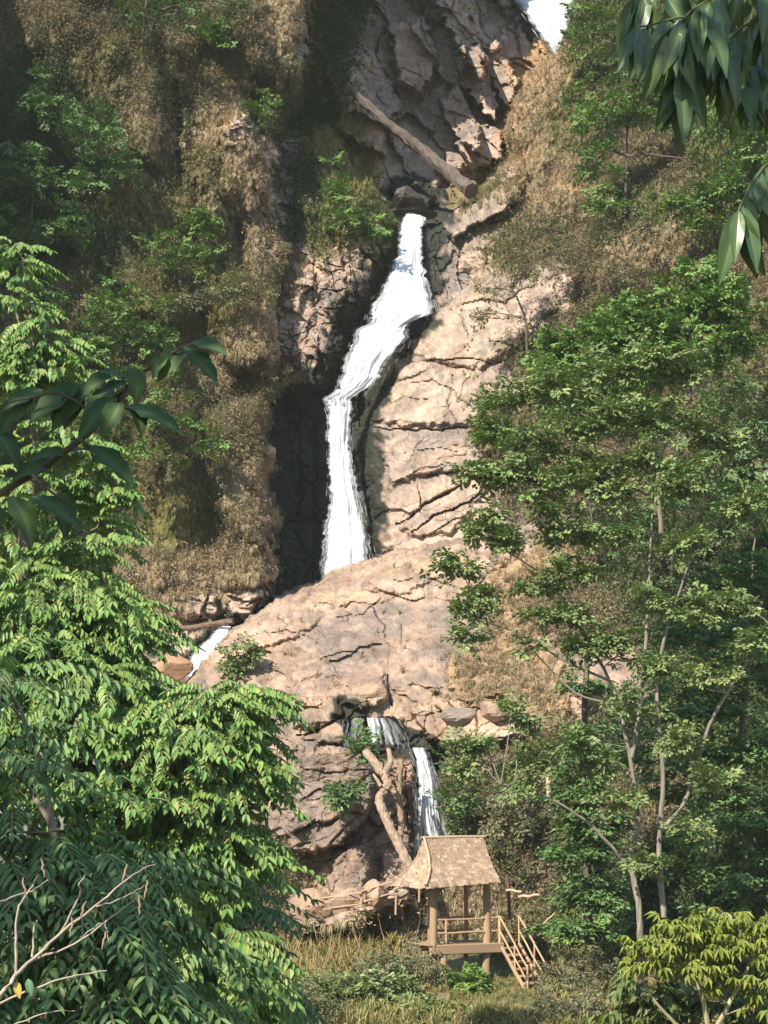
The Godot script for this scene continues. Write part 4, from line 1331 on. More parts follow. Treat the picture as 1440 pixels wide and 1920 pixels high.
	tree("leafy_shrub", "deep green shrub between the lower left trees and the reeds", "shrub", g, Vector3(-4, -2.3, -38), [
		[[Vector3(-4, -2.8, -38), W(430, 1850, 38), W(440, 1700, 38)], .08, .03]],
		[[410, 1690, 37.5, .7, .6, .7, 45], [400, 1780, 37.5, .7, .6, .7, 45], [340, 1700, 37, 1.0, .8, .8, 60], [260, 1680, 37, 1.0, .9, .8, 60], [470, 1870, 37, .6, .45, .6, 34], [240, 1800, 37, 1, .8, .8, 50]],
		f_deep, {"singles": 60, "twigs": 3})
	# --- right: the airy layered tree
	g = "trees on the right slope"
	var D := 50.0
	tree("spreading_tree", "tall airy tree with pale forked stems and flat layered sprays on the right", "tree", g, W(1198, 1745, D), [
		[[W(1200, 1760, D), W(1196, 1690, D), W(1182, 1605, D), W(1196, 1545, D), W(1186, 1450, D), W(1165, 1340, D), W(1140, 1270, D), W(1090, 1180, D), W(1030, 1090, D - .3), W(960, 1040, D - .5)], .085, .02],
		[[W(1184, 1420, D), W(1200, 1330, D), W(1212, 1200, D), W(1218, 1050, D), W(1228, 880, D)], .07, .02],
		[[W(1245, 1720, D - .6), W(1236, 1600, D - .6), W(1243, 1460, D - .6), W(1232, 1290, D - .6), W(1250, 1180, D - .6), W(1290, 1060, D - .6), W(1310, 900, D - .6)], .075, .02],
		[[W(1238, 1560, D - .6), W(1290, 1490, D - .6), W(1330, 1360, D - .8), W(1395, 1250, D - 1), W(1450, 1180, D - 1.2)], .06, .03],
		[[W(1190, 1640, D), W(1140, 1580, D - .2), W(1080, 1525, D - .4), W(1010, 1490, D - .6), W(940, 1470, D - .8)], .05, .02],
		[[W(1140, 1275, D), W(1060, 1240, D - .2), W(980, 1190, D - .4), W(900, 1165, D - .6)], .04, .015],
		[[W(1160, 1320, D), W(1080, 1300, D - .2), W(1000, 1220, D - .3)], .035, .015],
		[[W(1225, 900, D), W(1150, 820, D), W(1060, 760, D), W(980, 760, D)], .04, .015],
		[[W(1225, 900, D), W(1270, 780, D), W(1330, 700, D)], .04, .015]],
		[[960, 760, D, .7, .28, .6, 22], [1040, 730, D, .9, .3, .7, 32], [1130, 700, D + .5, .9, .3, .7, 30], [1220, 680, D, 1.0, .35, .8, 34], [1290, 700, D, .7, .3, .7, 24],
		[940, 820, D, .6, .3, .6, 20], [1000, 840, D - .3, .9, .3, .7, 32], [1100, 800, D - .3, .9, .35, .7, 32], [1180, 780, D, .8, .3, .7, 26], [1270, 790, D, .9, .35, .7, 30], [1360, 830, D, .8, .35, .7, 26],
		[900, 890, D - .3, .6, .25, .5, 20], [960, 900, D - .4, .8, .3, .6, 28], [1060, 900, D - .4, .9, .3, .7, 30], [1150, 920, D - .4, .7, .3, .6, 24], [1300, 910, D - .8, .9, .35, .7, 30], [1400, 940, D - 1, .7, .35, .7, 24],
		[900, 985, D - .5, .65, .28, .5, 24], [935, 1015, D - .5, .6, .22, .5, 20], [860, 1070, D - .6, .5, .2, .4, 18], [1060, 1000, D - .3, .8, .35, .7, 26], [1160, 1010, D - .3, .6, .3, .6, 16], [1290, 1020, D - .8, .8, .3, .7, 24],
		[905, 1120, D - .6, .35, .15, .4, 10], [870, 1145, D - .6, .45, .18, .4, 14], [1080, 1070, D - .4, .7, .25, .6, 22], [870, 1195, D - .6, .4, .1, .3, 10], [1010, 1100, D - .5, .5, .2, .5, 14],
		[1060, 1160, D - .3, .8, .25, .6, 26], [1100, 1210, D - .3, .9, .25, .6, 28], [1000, 1215, D - .5, .3, .1, .3, 6], [1230, 1130, D - .8, .6, .25, .6, 16], [1390, 1130, D - 1.2, .8, .3, .7, 26], [1250, 1260, D - .8, .7, .2, .6, 18], [1350, 1270, D - 1, .6, .25, .6, 16],
		[960, 1330, D - .5, .25, .1, .25, 6], [990, 1352, D - .5, .35, .1, .3, 8], [880, 1395, D - .6, .35, .22, .35, 14], [870, 1440, D - .6, .4, .15, .35, 10], [1090, 1400, D - .6, .5, .3, .5, 18], [1010, 1430, D - .5, .6, .25, .5, 16], [960, 1480, D - .6, .5, .2, .5, 10], [1130, 1440, D - .6, .4, .2, .4, 10], [1400, 1200, D - 1.4, .6, .4, .6, 20], [1190, 1330, D - .9, .6, .3, .5, 14], [1270, 1390, D - 1.2, .7, .3, .5, 16], [1340, 1460, D - 1.2, .6, .3, .5, 14], [1150, 1500, D - .8, .6, .3, .5, 12], [1290, 1560, D - 1.2, .6, .3, .5, 12], [1210, 1620, D - 1, .5, .3, .5, 10], [1170, 1230, D - .6, .6, .3, .5, 14], [1320, 1150, D - 1, .7, .3, .6, 16], [1200, 850, D - .5, .8, .4, .6, 24], [1110, 870, D - .5, .8, .4, .6, 24], [1250, 900, D - .6, .8, .4, .6, 20], [1020, 950, D - .5, .7, .35, .6, 18]],
		s_airy, {"singles": 300, "bark": Color(.23, .205, .17), "limb_r": .018, "twigs": 3, "many": 2.1, "clump": 6, "tilt": .55, "size": .62, "fill": .6, "lift": .12, "face": .05})
	tree("round_tree", "dense bright green round-topped tree above the layered one on the right", "tree", g, W(1240, 900, 64), [
		[[W(1240, 1000, 64), W(1230, 850, 64), W(1240, 720, 64)], .09, .05]],
		[[1330, 560, 64, 1.1, .9, 1, 100], [1250, 600, 64, 1.2, .8, 1, 100], [1170, 620, 64, 1, .7, 1, 80], [1110, 660, 64, 1.1, .6, 1, 80], [1045, 680, 64, .8, .6, .9, 60], [1200, 690, 63.6, 1.2, .8, 1, 90], [1300, 660, 63.6, 1.2, .8, 1, 90], [1380, 620, 64, .9, .9, 1, 60], [1060, 740, 63.6, 1, .6, .9, 50], [1150, 760, 63.5, 1.2, .8, 1, 60]],
		s_green, {"singles": 150, "bark": Color(.2, .16, .12), "tilt": .6, "clump": 3, "size": .85, "many": 1.2})
	tree("spreading_tree", "dark green leafy tree deep in shade at the right edge", "tree", g, W(1400, 1780, 56), [
		[[W(1400, 1800, 56), W(1390, 1500, 56), W(1400, 1200, 56)], .2, .06]],
		[[1420, 1080, 56, 1.2, .8, 1, 60], [1340, 1180, 56, 1.2, .9, 1, 60], [1430, 1250, 55.6, 1.2, .9, 1, 60], [1300, 1320, 56, 1.2, 1, 1, 60], [1400, 1400, 55.6, 1.3, 1, 1, 70], [1320, 1480, 56, 1.2, 1, 1, 50], [1430, 1540, 55, 1.2, .9, 1, 60], [1440, 1660, 54.5, 1, .8, 1, 50], [1420, 950, 57, 1.2, .8, 1, 50], [1380, 1720, 55, .8, .5, .8, 30], [1330, 1620, 56, 1, .8, 1, 30], [1240, 1420, 57, 1, .9, 1, 36]],
		s_deep, {"singles": 60, "bark": Color(.16, .13, .1)})
	tree("vine_clad_tree", "dark vine-draped trunk standing right of the hut", "tree", g, W(1100, 1760, 59), [
		[[W(1105, 1770, 59), W(1100, 1600, 59), W(1095, 1400, 59), W(1100, 1230, 59.4)], .16, .09]],
		[[1085, 1480, 58.8, .5, .7, .5, 36], [1115, 1540, 58.6, .5, .8, .5, 44], [1080, 1600, 58.6, .5, .6, .5, 36], [1110, 1680, 58.6, .6, .6, .5, 40], [1090, 1400, 59, .35, .8, .4, 24], [1090, 1290, 59.2, .3, .6, .4, 16], [1060, 1740, 58.4, .8, .4, .5, 30]],
		s_deep, {"singles": 40, "bark": Color(.12, .1, .08), "limbs": false})
	# small trees on the slopes
	var small := [
		["sapling", "slender half-bare tree rooted on the pale slab", right, 990, 690, [[1000, 690], [985, 600], [960, 540]], [[950, 470, 1.0, .7, 36], [930, 540, .8, .5, 26], [900, 590, .7, .4, 20], [985, 510, .8, .6, 26], [1040, 470, 1.1, .7, 36], [1010, 430, 1.0, .6, 30]], s_dull],
		["small_tree", "bare-trunked tree with flat green layers high on the right", right, 1172, 420, [[1174, 420], [1174, 320], [1176, 230]], [[1110, 225, 1.1, .6, 44], [1175, 210, 1.0, .6, 40], [1230, 215, .9, .5, 34], [1120, 320, .9, .7, 34], [1140, 380, .8, .6, 26]], s_green],
		["small_tree", "bright green bushy tree at the right edge below the hanging leaves", right, 1340, 470, [[1340, 470], [1345, 400], [1350, 350]], [[1350, 360, 1.0, .6, 44], [1290, 385, .9, .5, 36], [1310, 420, .8, .4, 30], [1400, 330, 1, .8, 40], [1420, 240, 1.1, .9, 40], [1350, 220, 1.2, .5, 40]], s_green],
		["small_tree", "grey-green tree leaning over the top right of the gorge", right, 1110, 160, [[1115, 170], [1110, 90], [1120, 20]], [[1100, 30, 1.2, .9, 50], [1090, 90, .9, .8, 36], [1140, 80, 1.2, .9, 44], [1120, -50, 1.4, .9, 40]], s_dull + s_green],
		["small_tree", "dull brown-green tree on the slope beyond the pale slab", right, 1170, 600, [[1172, 600], [1170, 540], [1175, 480]], [[1160, 440, 1.4, .8, 50], [1220, 420, 1.2, .8, 44], [1100, 470, 1.1, .7, 36], [1180, 520, 1.2, .6, 36]], s_dull],
		["small_tree", "dull tree standing behind the layered crown at the right edge", right, 1380, 960, [[1380, 960], [1385, 860], [1390, 780]], [[1390, 760, 1.3, 1.0, 60], [1330, 800, 1.1, .8, 44], [1410, 860, 1.2, .9, 50], [1350, 900, 1.1, .8, 40]], s_dull + s_deep],
		["small_tree", "brownish half-bare tree behind the forked stems", right, 1120, 1080, [[1120, 1080], [1110, 980], [1100, 900]], [[1090, 880, 1.1, .8, 44], [1150, 930, 1.1, .8, 44], [1060, 960, 1.0, .8, 36], [1130, 1020, 1.0, .7, 36]], s_dull],
		["small_tree", "shadowy tree filling the gap between the two pale stems", right, 1260, 1150, [[1260, 1150], [1260, 1050], [1265, 980]], [[1260, 960, 1.2, .9, 50], [1200, 1020, 1.0, .8, 40], [1310, 1040, 1.1, .9, 44], [1260, 1100, 1.1, .8, 40]], s_deep + s_dull],
		["small_tree", "olive tree on the slope right of the brown grass", right, 1130, 280, [[1130, 300], [1135, 240], [1140, 180]], [[1150, 160, 1.3, .8, 44], [1090, 190, 1.0, .7, 36], [1210, 130, 1.3, .9, 44], [1280, 180, 1.3, .9, 44]], s_dull + s_green],
		["sapling", "pale lime sapling catching light near the top left", left, 402, 80, [[402, 85], [400, 60]], [[402, 58, .55, .35, 18], [388, 45, .4, .3, 10], [415, 70, .4, .25, 10]], s_green],
		["sapling", "bright lime sapling on the sunlit left cliff", left, 372, 430, [[372, 432], [372, 410]], [[372, 415, .7, .4, 26], [355, 420, .4, .3, 12], [395, 408, .5, .3, 14]], s_green],
		["sapling", "small green bush on the rim of the left cliff", left, 490, 225, [[490, 225], [490, 205]], [[490, 205, .5, .6, 16]], s_green],
		["bush", "green rounded bush low on the left cliff", left, 330, 530, [[330, 530], [330, 480]], [[300, 480, 1.2, .8, 44], [360, 490, 1.1, .7, 40], [400, 470, .9, .5, 26]], s_green + s_dull],
		["bush", "olive bush capping the bulge beside the gorge", left, 440, 590, [[440, 590], [440, 550]], [[430, 545, 1.3, .5, 44], [480, 560, .9, .5, 30], [380, 560, 1, .5, 30]], s_dull],
		["small_tree", "dark evergreen tree at the upper left edge", left, 60, 520, [[60, 520], [60, 400], [70, 300]], [[60, 330, 1.6, 1.3, 70], [120, 420, 1.4, 1.1, 60], [30, 450, 1.4, 1.0, 60]], s_deep],
		["small_tree", "dark spreading tree in the shaded hollow near the top left", left, 150, 360, [[150, 360], [150, 280], [160, 220]], [[150, 240, 1.6, 1.1, 60], [210, 300, 1.4, 1.0, 50], [80, 200, 1.5, 1.0, 50], [170, 330, 1.4, .9, 40]], s_deep],
		["small_tree", "dark bushy tree along the top edge at left", left, 270, 90, [[270, 90], [270, 40], [275, 0]], [[270, 20, 1.6, .9, 50], [340, 30, 1.3, .8, 40], [430, 10, 1.4, .7, 40]], s_deep + s_dull],
		["bush", "grey-green bush hiding the lower left cliff", left, 220, 640, [[220, 650], [220, 590]], [[210, 590, 1.5, .9, 60], [280, 620, 1.3, .9, 50], [170, 650, 1.3, .9, 44], [250, 700, 1.4, .9, 44]], s_green + s_deep],
		["bush", "olive shrub in the middle of the left cliff", left, 310, 800, [[310, 800], [310, 760]], [[290, 760, 1.2, .8, 40], [350, 790, 1.1, .7, 34], [280, 840, 1.2, .9, 40], [370, 850, 1.1, .7, 30]], s_dull + s_green],
		["bush", "small feathery bush overhanging the dark cleft", left, 500, 722, [[500, 722], [510, 712]], [[515, 708, .5, .2, 14], [505, 735, .4, .3, 10]], s_dull],
		["bush", "leafy bush beside the small left fall", dome, 445, 1225, [[445, 1230], [440, 1200]], [[448, 1222, .45, .6, 26], [436, 1255, .4, .4, 18]], s_airy],
		["bush", "dark fern bush clinging to the rock by the dead trunk", dome, 660, 1495, [[660, 1500], [660, 1480]], [[658, 1482, .5, .25, 22], [645, 1490, .3, .2, 10]], s_deep],
		["bush", "small green bush on the lip of the lower cascade", dome, 672, 1410, [[672, 1410], [672, 1395]], [[668, 1400, .28, .22, 12], [678, 1416, .15, .25, 6]], s_deep],
		["bush", "green bush right of the lower fall", dome, 860, 1560, [[860, 1560], [855, 1500]], [[850, 1480, .5, .8, 30], [870, 1540, .5, .7, 28]], s_deep + s_dull],
		["bush", "grassy green bush on the ledge left of the upper fall", rock, 665, 425, [[665, 430], [665, 410]], [[650, 415, .9, .35, 30], [695, 432, .7, .25, 22], [630, 350, .8, .9, 30]], s_green],
		["bush", "olive brush pile right of the hut roof", dome, 990, 1560, [[990, 1570], [985, 1500]], [[960, 1490, 1, .7, 40], [1010, 1530, .9, .7, 36], [950, 1570, .8, .6, 30], [1000, 1610, .9, .6, 30]], s_dull],
		["bush", "green undergrowth bush beside the hut stairs", dome, 1060, 1750, [[1060, 1760], [1060, 1720]], [[1105, 1740, .7, .5, 34], [1120, 1790, .7, .5, 34], [1160, 1750, .8, .5, 30]], s_green + s_dull],
	]
	for s in small:
		var foot := foot_on(s[2], s[3], s[4])
		var d := -foot.z
		var pts := []
		for q in s[5]: pts.append(W(q[0], q[1], d - .5))
		pts[0] = foot
		var bl := []
		for q in s[6]: bl.append([q[0], q[1], d - 1.0 - .4 * q[2], q[2], q[3], q[2] * .8, q[4]])
		tree(s[0], s[1], "bush" if s[0] == "bush" else "tree", "small trees and bushes on the slopes", foot, [[pts, .09 if s[0] != "bush" else .05, .03]] + ([[[W(1150, 282, d - .6), W(1176, 292, d - .6), W(1205, 289, d - .7), W(1240, 292, d - .8), W(1282, 297, d - .9)], .07, .03]] if s[3] == 1172 else []), bl, s[7], {"bark": Color(.13, .1, .08), "limb_r": .03, "tilt": .6, "clump": 3, "size": .85})
	# shrubs on the valley floor
	var lowg := "broad-leaved shrubs on the valley floor"
	var low := [["grey-green leafy shrub below the reeds", 640, 1850, 55, s_dull + s_airy], ["pale green shrub at the bottom centre left of the hut", 705, 1850, 56, s_dull + s_airy], ["tall pale shrub beside the left hut post", 752, 1800, 59, s_dull], ["low green plant in the shade of the hut floor", 880, 1838, 59.2, s_green], ["sprawling green shrub at the bottom edge below the hut", 800, 1915, 53, s_dull + s_airy], ["twiggy shrub at the bottom edge right of the stairs", 1080, 1890, 52, s_dull], ["dull shrub at the bottom edge near the left trees", 560, 1880, 52, s_dull], ["yellowish low shrub right of the stair foot", 1085, 1825, 58, s_dull]]
	for s in low:
		var foot := W(s[1], s[2] + 30, s[3])
		var z: float = .4 if s[1] == 880 else 1.0
		foot.y = minf(foot.y, ground_y(foot.x, foot.z) + .1)
		tree("leafy_shrub", s[0], "shrub", lowg, foot, [[[foot, W(s[1], s[2], s[3])], .03, .015]], [[s[1], s[2], s[3], .8 * z, .5 * z, .6, 34 * z], [s[1] + 40 * z, s[2] + 15, s[3], .6 * z, .4 * z, .6, 24 * z], [s[1] - 35 * z, s[2] + 10, s[3], .6 * z, .45 * z, .6, 24 * z]], s[4], {"limb_r": .015, "fill": .5, "tilt": .7, "size": .7, "many": 1.6})
	# dry reeds
	var rb := MB.new()
	for k in 150:
		var q := W(r(470, 800), 1830, r(59, 65))
		q.y = ground_y(q.x, q.z) - .1
		var top := q + Vector3(r(-.6, .6), r(.4, 1.0) * r(.7, 1.7), r(-.3, .3))
		tube(rb, [q, q.lerp(top, .6) + rdir() * .05, top], [.014, .011, .004], jit(Color(.4, .28, .17), .25), 4, .1, .1)
	tag(part("dry_reeds", rb.mesh(mats.dry), self), "brown dry reed stalks standing below the stone ledge", "reeds", "", "stuff")

# ---------------------------------------------------------------- close foreground
func hand_leaf(fingers: int, l: float, w: float, cols: Array, sd: int) -> ArrayMesh:
	# a palmate leaf on a stalk: drooping fingers round the stalk's end at +Z
	rng.seed = sd
	var b := MB.new()
	var c := Vector3(0, 0, .22)
	var s := Vector3(.004, 0, 0)
	var sc := Color(.25, .22, .07)
	b.quad(b.v(-s, sc), b.v(s, sc), b.v(c + s, sc), b.v(c - s, sc))
	for k in fingers:
		var a := lerpf(-2.3, 2.3, k / (fingers - 1.0))
		var d := Vector3(sin(a), -.55 + r(-.15, .15), cos(a)).normalized()
		leaf(b, c, d, (Vector3.UP + d * .5).normalized(), l * (1 - .12 * absf(a)) * r(.9, 1.1), w, jit(cols[rng.randi() % cols.size()], .12), .3)
	return b.mesh(mats.leaf)

func build_foreground() -> void:
	rng.seed = 909
	# lime palmate shrub, lower right
	var lime := [Color(.22, .25, .045), Color(.19, .24, .045), Color(.26, .27, .06)]
	var hl := [hand_leaf(7, .26, .07, lime, 31), hand_leaf(6, .24, .075, lime, 32), hand_leaf(7, .22, .06, lime, 33)]
	rng.seed = 910
	var d := 28.0
	tree("palmate_shrub", "yellow-green shrub with drooping finger-shaped leaves at the lower right", "shrub", "", W(1330, 2050, d), [
		[[W(1330, 2080, d), W(1320, 1880, d), W(1260, 1780, d)], .05, .02], [[W(1330, 1950, d), W(1400, 1820, d), W(1430, 1740, d)], .04, .015], [[W(1330, 1980, d), W(1230, 1880, d), W(1190, 1800, d)], .03, .012]],
		[[1230, 1765, d, .35, .2, .4, 16], [1290, 1740, d, .35, .2, .4, 16], [1350, 1770, d, .4, .25, .4, 20], [1420, 1770, d, .4, .3, .4, 20], [1210, 1800, d, .25, .15, .3, 8], [1300, 1810, d, .4, .2, .4, 14], [1400, 1840, d, .4, .25, .4, 16], [1440, 1730, d, .3, .2, .3, 10], [1350, 1720, d, .3, .12, .3, 8], [1450, 1880, d, .35, .3, .4, 12]],
		hl, {"singles": 200, "bark": Color(.3, .27, .16), "limb_r": .01, "twigs": 2, "fill": .55, "size": .8, "many": 2.6, "tilt": .4})
	var mid := [Color(.11, .15, .045), Color(.14, .18, .05), Color(.08, .12, .04)]
	var ov := []
	for k in 2:
		var lb := MB.new()
		for e in 7:
			var dd := Vector3(r(-.8, .8), r(-.9, -.1), r(.1, 1)).normalized()
			leaf(lb, Vector3(0, 0, e * .05), dd, (Vector3.UP + rdir() * .5).normalized(), r(.16, .26), r(.08, .12), jit(mid[e % 3], .15), .2)
		ov.append(lb.mesh(mats.leaf))
	tree("leafy_shrub", "oval-leaved dark shrub under the lime one at the bottom right", "shrub", "", W(1290, 2050, 29), [[[W(1290, 2080, 29), W(1290, 1960, 29), W(1250, 1860, 29)], .04, .015]],
		[[1190, 1850, 29, .35, .3, .4, 22], [1250, 1880, 29, .4, .3, .4, 30], [1330, 1880, 29, .45, .3, .4, 34], [1410, 1900, 29, .4, .3, .4, 28], [1180, 1910, 29, .4, .25, .4, 24], [1290, 1930, 28.8, .5, .3, .4, 34]], ov, {"singles": 120, "limb_r": .012, "fill": .5})

	# overhanging big-leaved branches, top right: single leaves on arching twigs
	var cg := Color(.045, .085, .03)
	var variants := []
	for k in 5:
		var lb := MB.new()
		big_leaf(lb, [.21, .24, .19, .23, .2][k], [.062, .07, .058, .066, .06][k], [.25, .4, .1, .3, .2][k], [cg, tint(cg, 1.25), tint(cg, .8), Color(.06, .105, .035), tint(cg, .95)][k], Color(.09, .14, .05), [.5, .3, .7, .4, .6][k], 9, .12)
		variants.append(lb.mesh(mats.glossy_leaf, true))
	var pale := MB.new()
	big_leaf(pale, .17, .055, .3, Color(.17, .22, .11), Color(.22, .26, .14), .4, 9, .1)  # paler leaf colour stands in for sun falling on two leaves
	var sunlit_leaf_m := pale.mesh(mats.glossy_leaf, true)
	rng.seed = 911
	var br := base("overhanging_branch", W(1480, -60, 6), "dark drooping branch of long pointed leaves in the top right corner", "branch")
	var o := br.position
	var twigs := [[[1520, -120, 1400, -40, 1290, 0, 1200, 30], 20, 6.2], [[1520, -100, 1420, -10, 1340, 60, 1270, 110], 20, 5.9], [[1540, -80, 1460, 10, 1420, 60, 1390, 110], 18, 6.1], [[1520, -160, 1380, -90, 1260, -50, 1190, -30], 16, 6.4], [[1560, -60, 1480, 60, 1440, 120, 1400, 60], 12, 6.3], [[1560, -140, 1440, -80, 1330, -30, 1240, 50], 18, 5.8]]
	for t in twigs:
		var p: Array = t[0]
		var q := bent([W(p[0], p[1] + 40, t[2]), W(p[2], p[3] + 40, t[2]), W(p[4], p[5] + 30, t[2] - .05), W(p[6], p[7] + 20, t[2] - .1)], 6, .003)
		for k in q.size(): q[k] -= o
		var tb := MB.new()
		tube(tb, q, taper(q.size(), .007, .003), Color(.1, .11, .05), 7)
		part("twig", tb.mesh(mats.wood, true), br)
		for k in int(t[1] * 1.5):
			var at: Vector3 = q[mini(q.size() - 1, int(pow(rng.randf(), .7) * q.size()))]
			var dir := Vector3(r(-.55, .45), -1, r(-.35, .5)).normalized()
			var b := frame(dir, Vector3(r(-.7, .5), r(.2, .6), 1).normalized())
			part("leaf", variants[rng.randi() % 5], br, Transform3D(b.scaled(Vector3.ONE * r(.85, 1.2)), at + dir * .01))
	br = base("overhanging_branch", W(1500, 260, 5.6), "lower spray of long hanging leaves with two painted pale as sunlit at the right edge", "branch")
	o = br.position
	var q2 := bent([W(1560, 250, 5.6), W(1480, 285, 5.6), W(1425, 320, 5.5), W(1385, 395, 5.4)], 5, .003)
	for k in q2.size(): q2[k] -= o
	var tb2 := MB.new()
	tube(tb2, q2, taper(q2.size(), .006, .003), Color(.1, .11, .05), 7)
	part("twig", tb2.mesh(mats.wood, true), br)
	for k in 30:
		var at: Vector3 = q2[rng.randi_range(6, q2.size() - 1)]
		var dir := Vector3(r(-.5, .45), -1, r(-.3, .4)).normalized()
		part("leaf", sunlit_leaf_m if k in [9, 20] else variants[rng.randi() % 5], br, Transform3D(frame(dir, Vector3(r(-.6, .5), r(.2, .6), 1).normalized()).scaled(Vector3.ONE * r(.75, 1.05)), at))


	# dark branch entering from the left edge
	var heart := []
	for k in 3:
		var lb := MB.new()
		big_leaf(lb, [.15, .13, .17][k], [.085, .078, .08][k], [.3, .5, .2][k], [Color(.048, .09, .032), Color(.055, .098, .035), Color(.044, .083, .03)][k], Color(.075, .12, .05), [.6, .9, .4][k], 8, .15)
		heart.append(lb.mesh(mats.shade_leaf, true))
	rng.seed = 912
	var lbn := base("overhanging_branch", W(-30, 940, 5), "dark leafy branch reaching in from the left edge", "branch")
	o = lbn.position
	var main_p := bent([W(-60, 960, 5), W(60, 890, 5), W(150, 825, 4.95), W(215, 760, 4.9), W(250, 715, 4.9), W(310, 670, 4.85), W(370, 640, 4.8)], 5, .002)
	for k in main_p.size(): main_p[k] -= o
	var mb := MB.new()
	tube(mb, main_p, taper(main_p.size(), .011, .003), Color(.09, .08, .05), 9, .06)
	part("stem", mb.mesh(mats.wood, true), lbn)
	# each leaf: foot px, tip px, depth, roll
	var lv := [[345, 650, 398, 690, 4.8, .2, 2], [362, 642, 415, 645, 4.8, -.3, 0], [335, 655, 300, 700, 4.85, .5, 1], [310, 668, 285, 690, 4.85, .1, 1], [250, 690, 262, 740, 4.8, .2, 1], [235, 715, 205, 690, 4.9, .4, 0], [240, 712, 170, 745, 4.9, -.2, 2], [215, 745, 160, 795, 4.85, .3, 2], [225, 755, 195, 800, 4.8, .3, 0], [210, 705, 150, 720, 4.9, .3, 1], [160, 720, 90, 790, 4.95, .3, 0], [240, 760, 325, 785, 4.8, .1, 2], [250, 765, 275, 800, 4.8, .3, 1], [150, 720, 60, 770, 4.95, .3, 2], [60, 735, 0, 790, 5, .2, 0], [80, 730, 20, 750, 5, .2, 2], [170, 835, 245, 885, 4.85, .1, 2], [180, 850, 150, 835, 4.9, -.2, 0], [120, 855, 60, 840, 4.95, .4, 1], [60, 930, 140, 965, 4.9, .1, 2], [20, 930, 70, 1000, 4.9, .3, 0], [-10, 800, 30, 850, 5, .3, 2], [100, 870, 30, 880, 5, .4, 0], [0, 950, -20, 1000, 5, .2, 1], [140, 730, 130, 790, 4.95, .4, 1], [110, 925, 130, 985, 4.95, .4, 0]]
	for s in lv:
		var a := W(s[0], s[1], s[4]) - o
		var e := W(s[2], s[3], s[4] - .05) - o
		var m := part("leaf", heart[s[6]], lbn)
		var bs := frame(e - a, Vector3(s[5], .8, .55).normalized())
		var k := clampf((e - a).length() / .125, .6, 1.05)
		m.transform = Transform3D(bs.scaled(Vector3.ONE * k), a)
	for s in [[[215, 745], [235, 730], [232, 705]], [[150, 825], [185, 850], [240, 880]], [[215, 765], [270, 770], [320, 780]], [[190, 790], [120, 740], [60, 745], [0, 760]], [[60, 890], [100, 925], [140, 950]]]:
		var p := []
		for e in s: p.append(W(e[0], e[1], 4.9) - o)
		var b := MB.new()
		p = bent(p, 4, .001)
		tube(b, p, taper(p.size(), .005, .002), Color(.09, .08, .05), 6)
		part("twig", b.mesh(mats.wood, true), lbn)

	# the tree whose crown shades the near branches, behind and above the camera
	rng.seed = 913
	var ct := base("overhanging_tree", Vector3(-4.5, 3.2, 2.5), "broad-leaved tree overhanging the viewpoint", "tree")
	var ctb := MB.new()
	tube(ctb, bent([Vector3(0, -.6, 0), Vector3(.1, 3, -.3), Vector3(.6, 6, -2), Vector3(1.4, 7, -4)], 5, .02), taper(16, .3, .1), Color(.16, .13, .1), 12)
	tube(ctb, bent([Vector3(.3, 5, -1), Vector3(2.2, 7, -3), Vector3(4.4, 8, -5.5)], 5, .02), taper(11, .14, .05), Color(.16, .13, .1), 9)
	part("trunk", ctb.mesh(mats.wood, true), ct)
	var ctf := []
	var ctc := []
	for bl in [[Vector3(-2.8, 9.9, -2.3), Vector3(2.2, .9, 1.7), 1500], [Vector3(-.5, 11.2, -3.2), Vector3(1.5, .7, 1.2), 620], [Vector3(-4.6, 9.6, .5), Vector3(1.8, 1.2, 1.6), 400]]:
		for k in bl[2]:
			var dd: Vector3 = rdir() * pow(rng.randf(), .4)
			ctf.append(Transform3D(frame(Vector3(r(-1, 1), -.4, r(-1, 1)), Vector3(r(-.4, .4), 1, r(-.4, .4)).normalized()).scaled(Vector3.ONE * r(1.0, 1.5)), bl[0] + dd * bl[1] - ct.position))
			ctc.append(tint(W1, r(.8, 1.2)))
	copies("crown", variants[0], ctf, ctc, ct)

	# unseen tree added beyond the left edge so its crown shades the feathery tree
	var tall := base("shade_tree", Vector3(-10.5, -1.5, -15.5), "unseen leafy tree added beyond the left edge to cast shade", "tree")
	var ttb := MB.new()
	tube(ttb, bent([Vector3(0, -1.5, 0), Vector3(.2, 5, -.4), Vector3(.8, 9, -.8), Vector3(1.6, 13, -1.4)], 5, .04), taper(16, .28, .08), Color(.2, .16, .12), 12)
	part("trunk", ttb.mesh(mats.wood, true), tall)
	var ttf := []
	var ttc := []
	for bl in [[Vector3(-8.9, 11.6, -17), Vector3(2.3, 1.6, 2.4), 1500], [Vector3(-9.4, 8.6, -15.6), Vector3(1.8, 1.4, 2.0), 700]]:
		for k in bl[2]:
			var dd: Vector3 = rdir() * pow(rng.randf(), .4)
			ttf.append(Transform3D(frame(Vector3(r(-1, 1), -.4, r(-1, 1)), Vector3(r(-.4, .4), 1, r(-.4, .4)).normalized()).scaled(Vector3.ONE * r(1.4, 2.1)), bl[0] + dd * bl[1] - tall.position))
			ttc.append(tint(W1, r(.8, 1.3)))
	copies("crown", variants[1], ttf, ttc, tall)

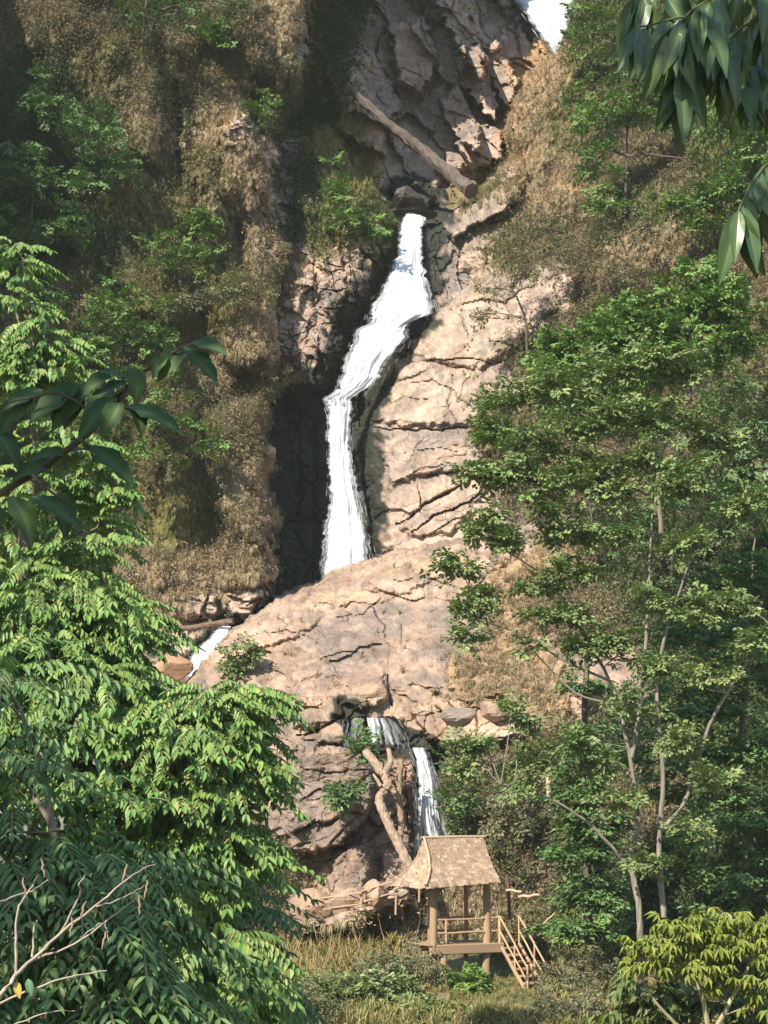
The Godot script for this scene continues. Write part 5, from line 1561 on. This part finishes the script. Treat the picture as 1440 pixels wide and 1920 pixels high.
	# pale dead branch with hanging pods, bottom left
	var db := base("dead_branch", W(-20, 1900, 13), "pale leafless branch with dry pods in the bottom left corner", "branch")
	o = db.position
	var arms := [[[-40, 1920, 20, 1840, 60, 1800, 120, 1745, 190, 1690, 250, 1640, 292, 1620], .021, .004], [[60, 1800, 140, 1770, 210, 1720, 260, 1680], .012, .004], [[30, 1830, 30, 1760, 36, 1700, 60, 1660, 72, 1640], .014, .004], [[60, 1795, 65, 1740, 70, 1725], .011, .004], [[110, 1755, 150, 1680, 148, 1660, 160, 1640], .012, .004], [[0, 1690, 60, 1670, 90, 1650], .009, .005], [[-20, 1890, 100, 1840, 200, 1820], .012, .005], [[180, 1700, 230, 1685, 270, 1660], .008, .003], [[150, 1760, 190, 1730, 200, 1745, 204, 1765], .007, .003], [[10, 1930, 80, 1900, 140, 1895], .008, .004]]
	for a in arms:
		var p := []
		for k in range(0, a[0].size(), 2): p.append(W(a[0][k], a[0][k + 1], 13 + r(-.15, .15)) - o)
		p = bent(p, 5, .006)
		var b := MB.new()
		tube(b, p, taper(p.size(), a[1] * .75, a[2] * .7), Color(.36, .3, .235), 8, .14, .35)
		part("limb", b.mesh(mats.wood, true), db)
	for s in [[78, 1610], [43, 1645], [160, 1690], [200, 1745], [240, 1620], [276, 1650], [262, 1680], [136, 1720]]:
		var b := MB.new()
		var p := []
		for k in 7: p.append(W(s[0] + r(-2, 2) + k * (s[0] % 5 - 2) * .9, s[1] + k * 6, 12.9) - o)
		tube(b, p, [.003, .006, .008, .008, .007, .005, .002], Color(.3, .21, .14), 7, .15)
		part("pod", b.mesh(mats.wood, true), db)
	for s in [[30, 1840, Color(.5, .36, .09)], [52, 1835, Color(.12, .22, .12)]]:
		var b := MB.new()
		big_leaf(b, .12, .06, .2, s[2], tint(s[2], 1.2), .5, 7)
		part("leaf", b.mesh(mats.leaf, true), db, Transform3D(frame(Vector3(.3, -1, .3), Vector3(0, .5, 1)), W(s[0], s[1], 12.9) - o))
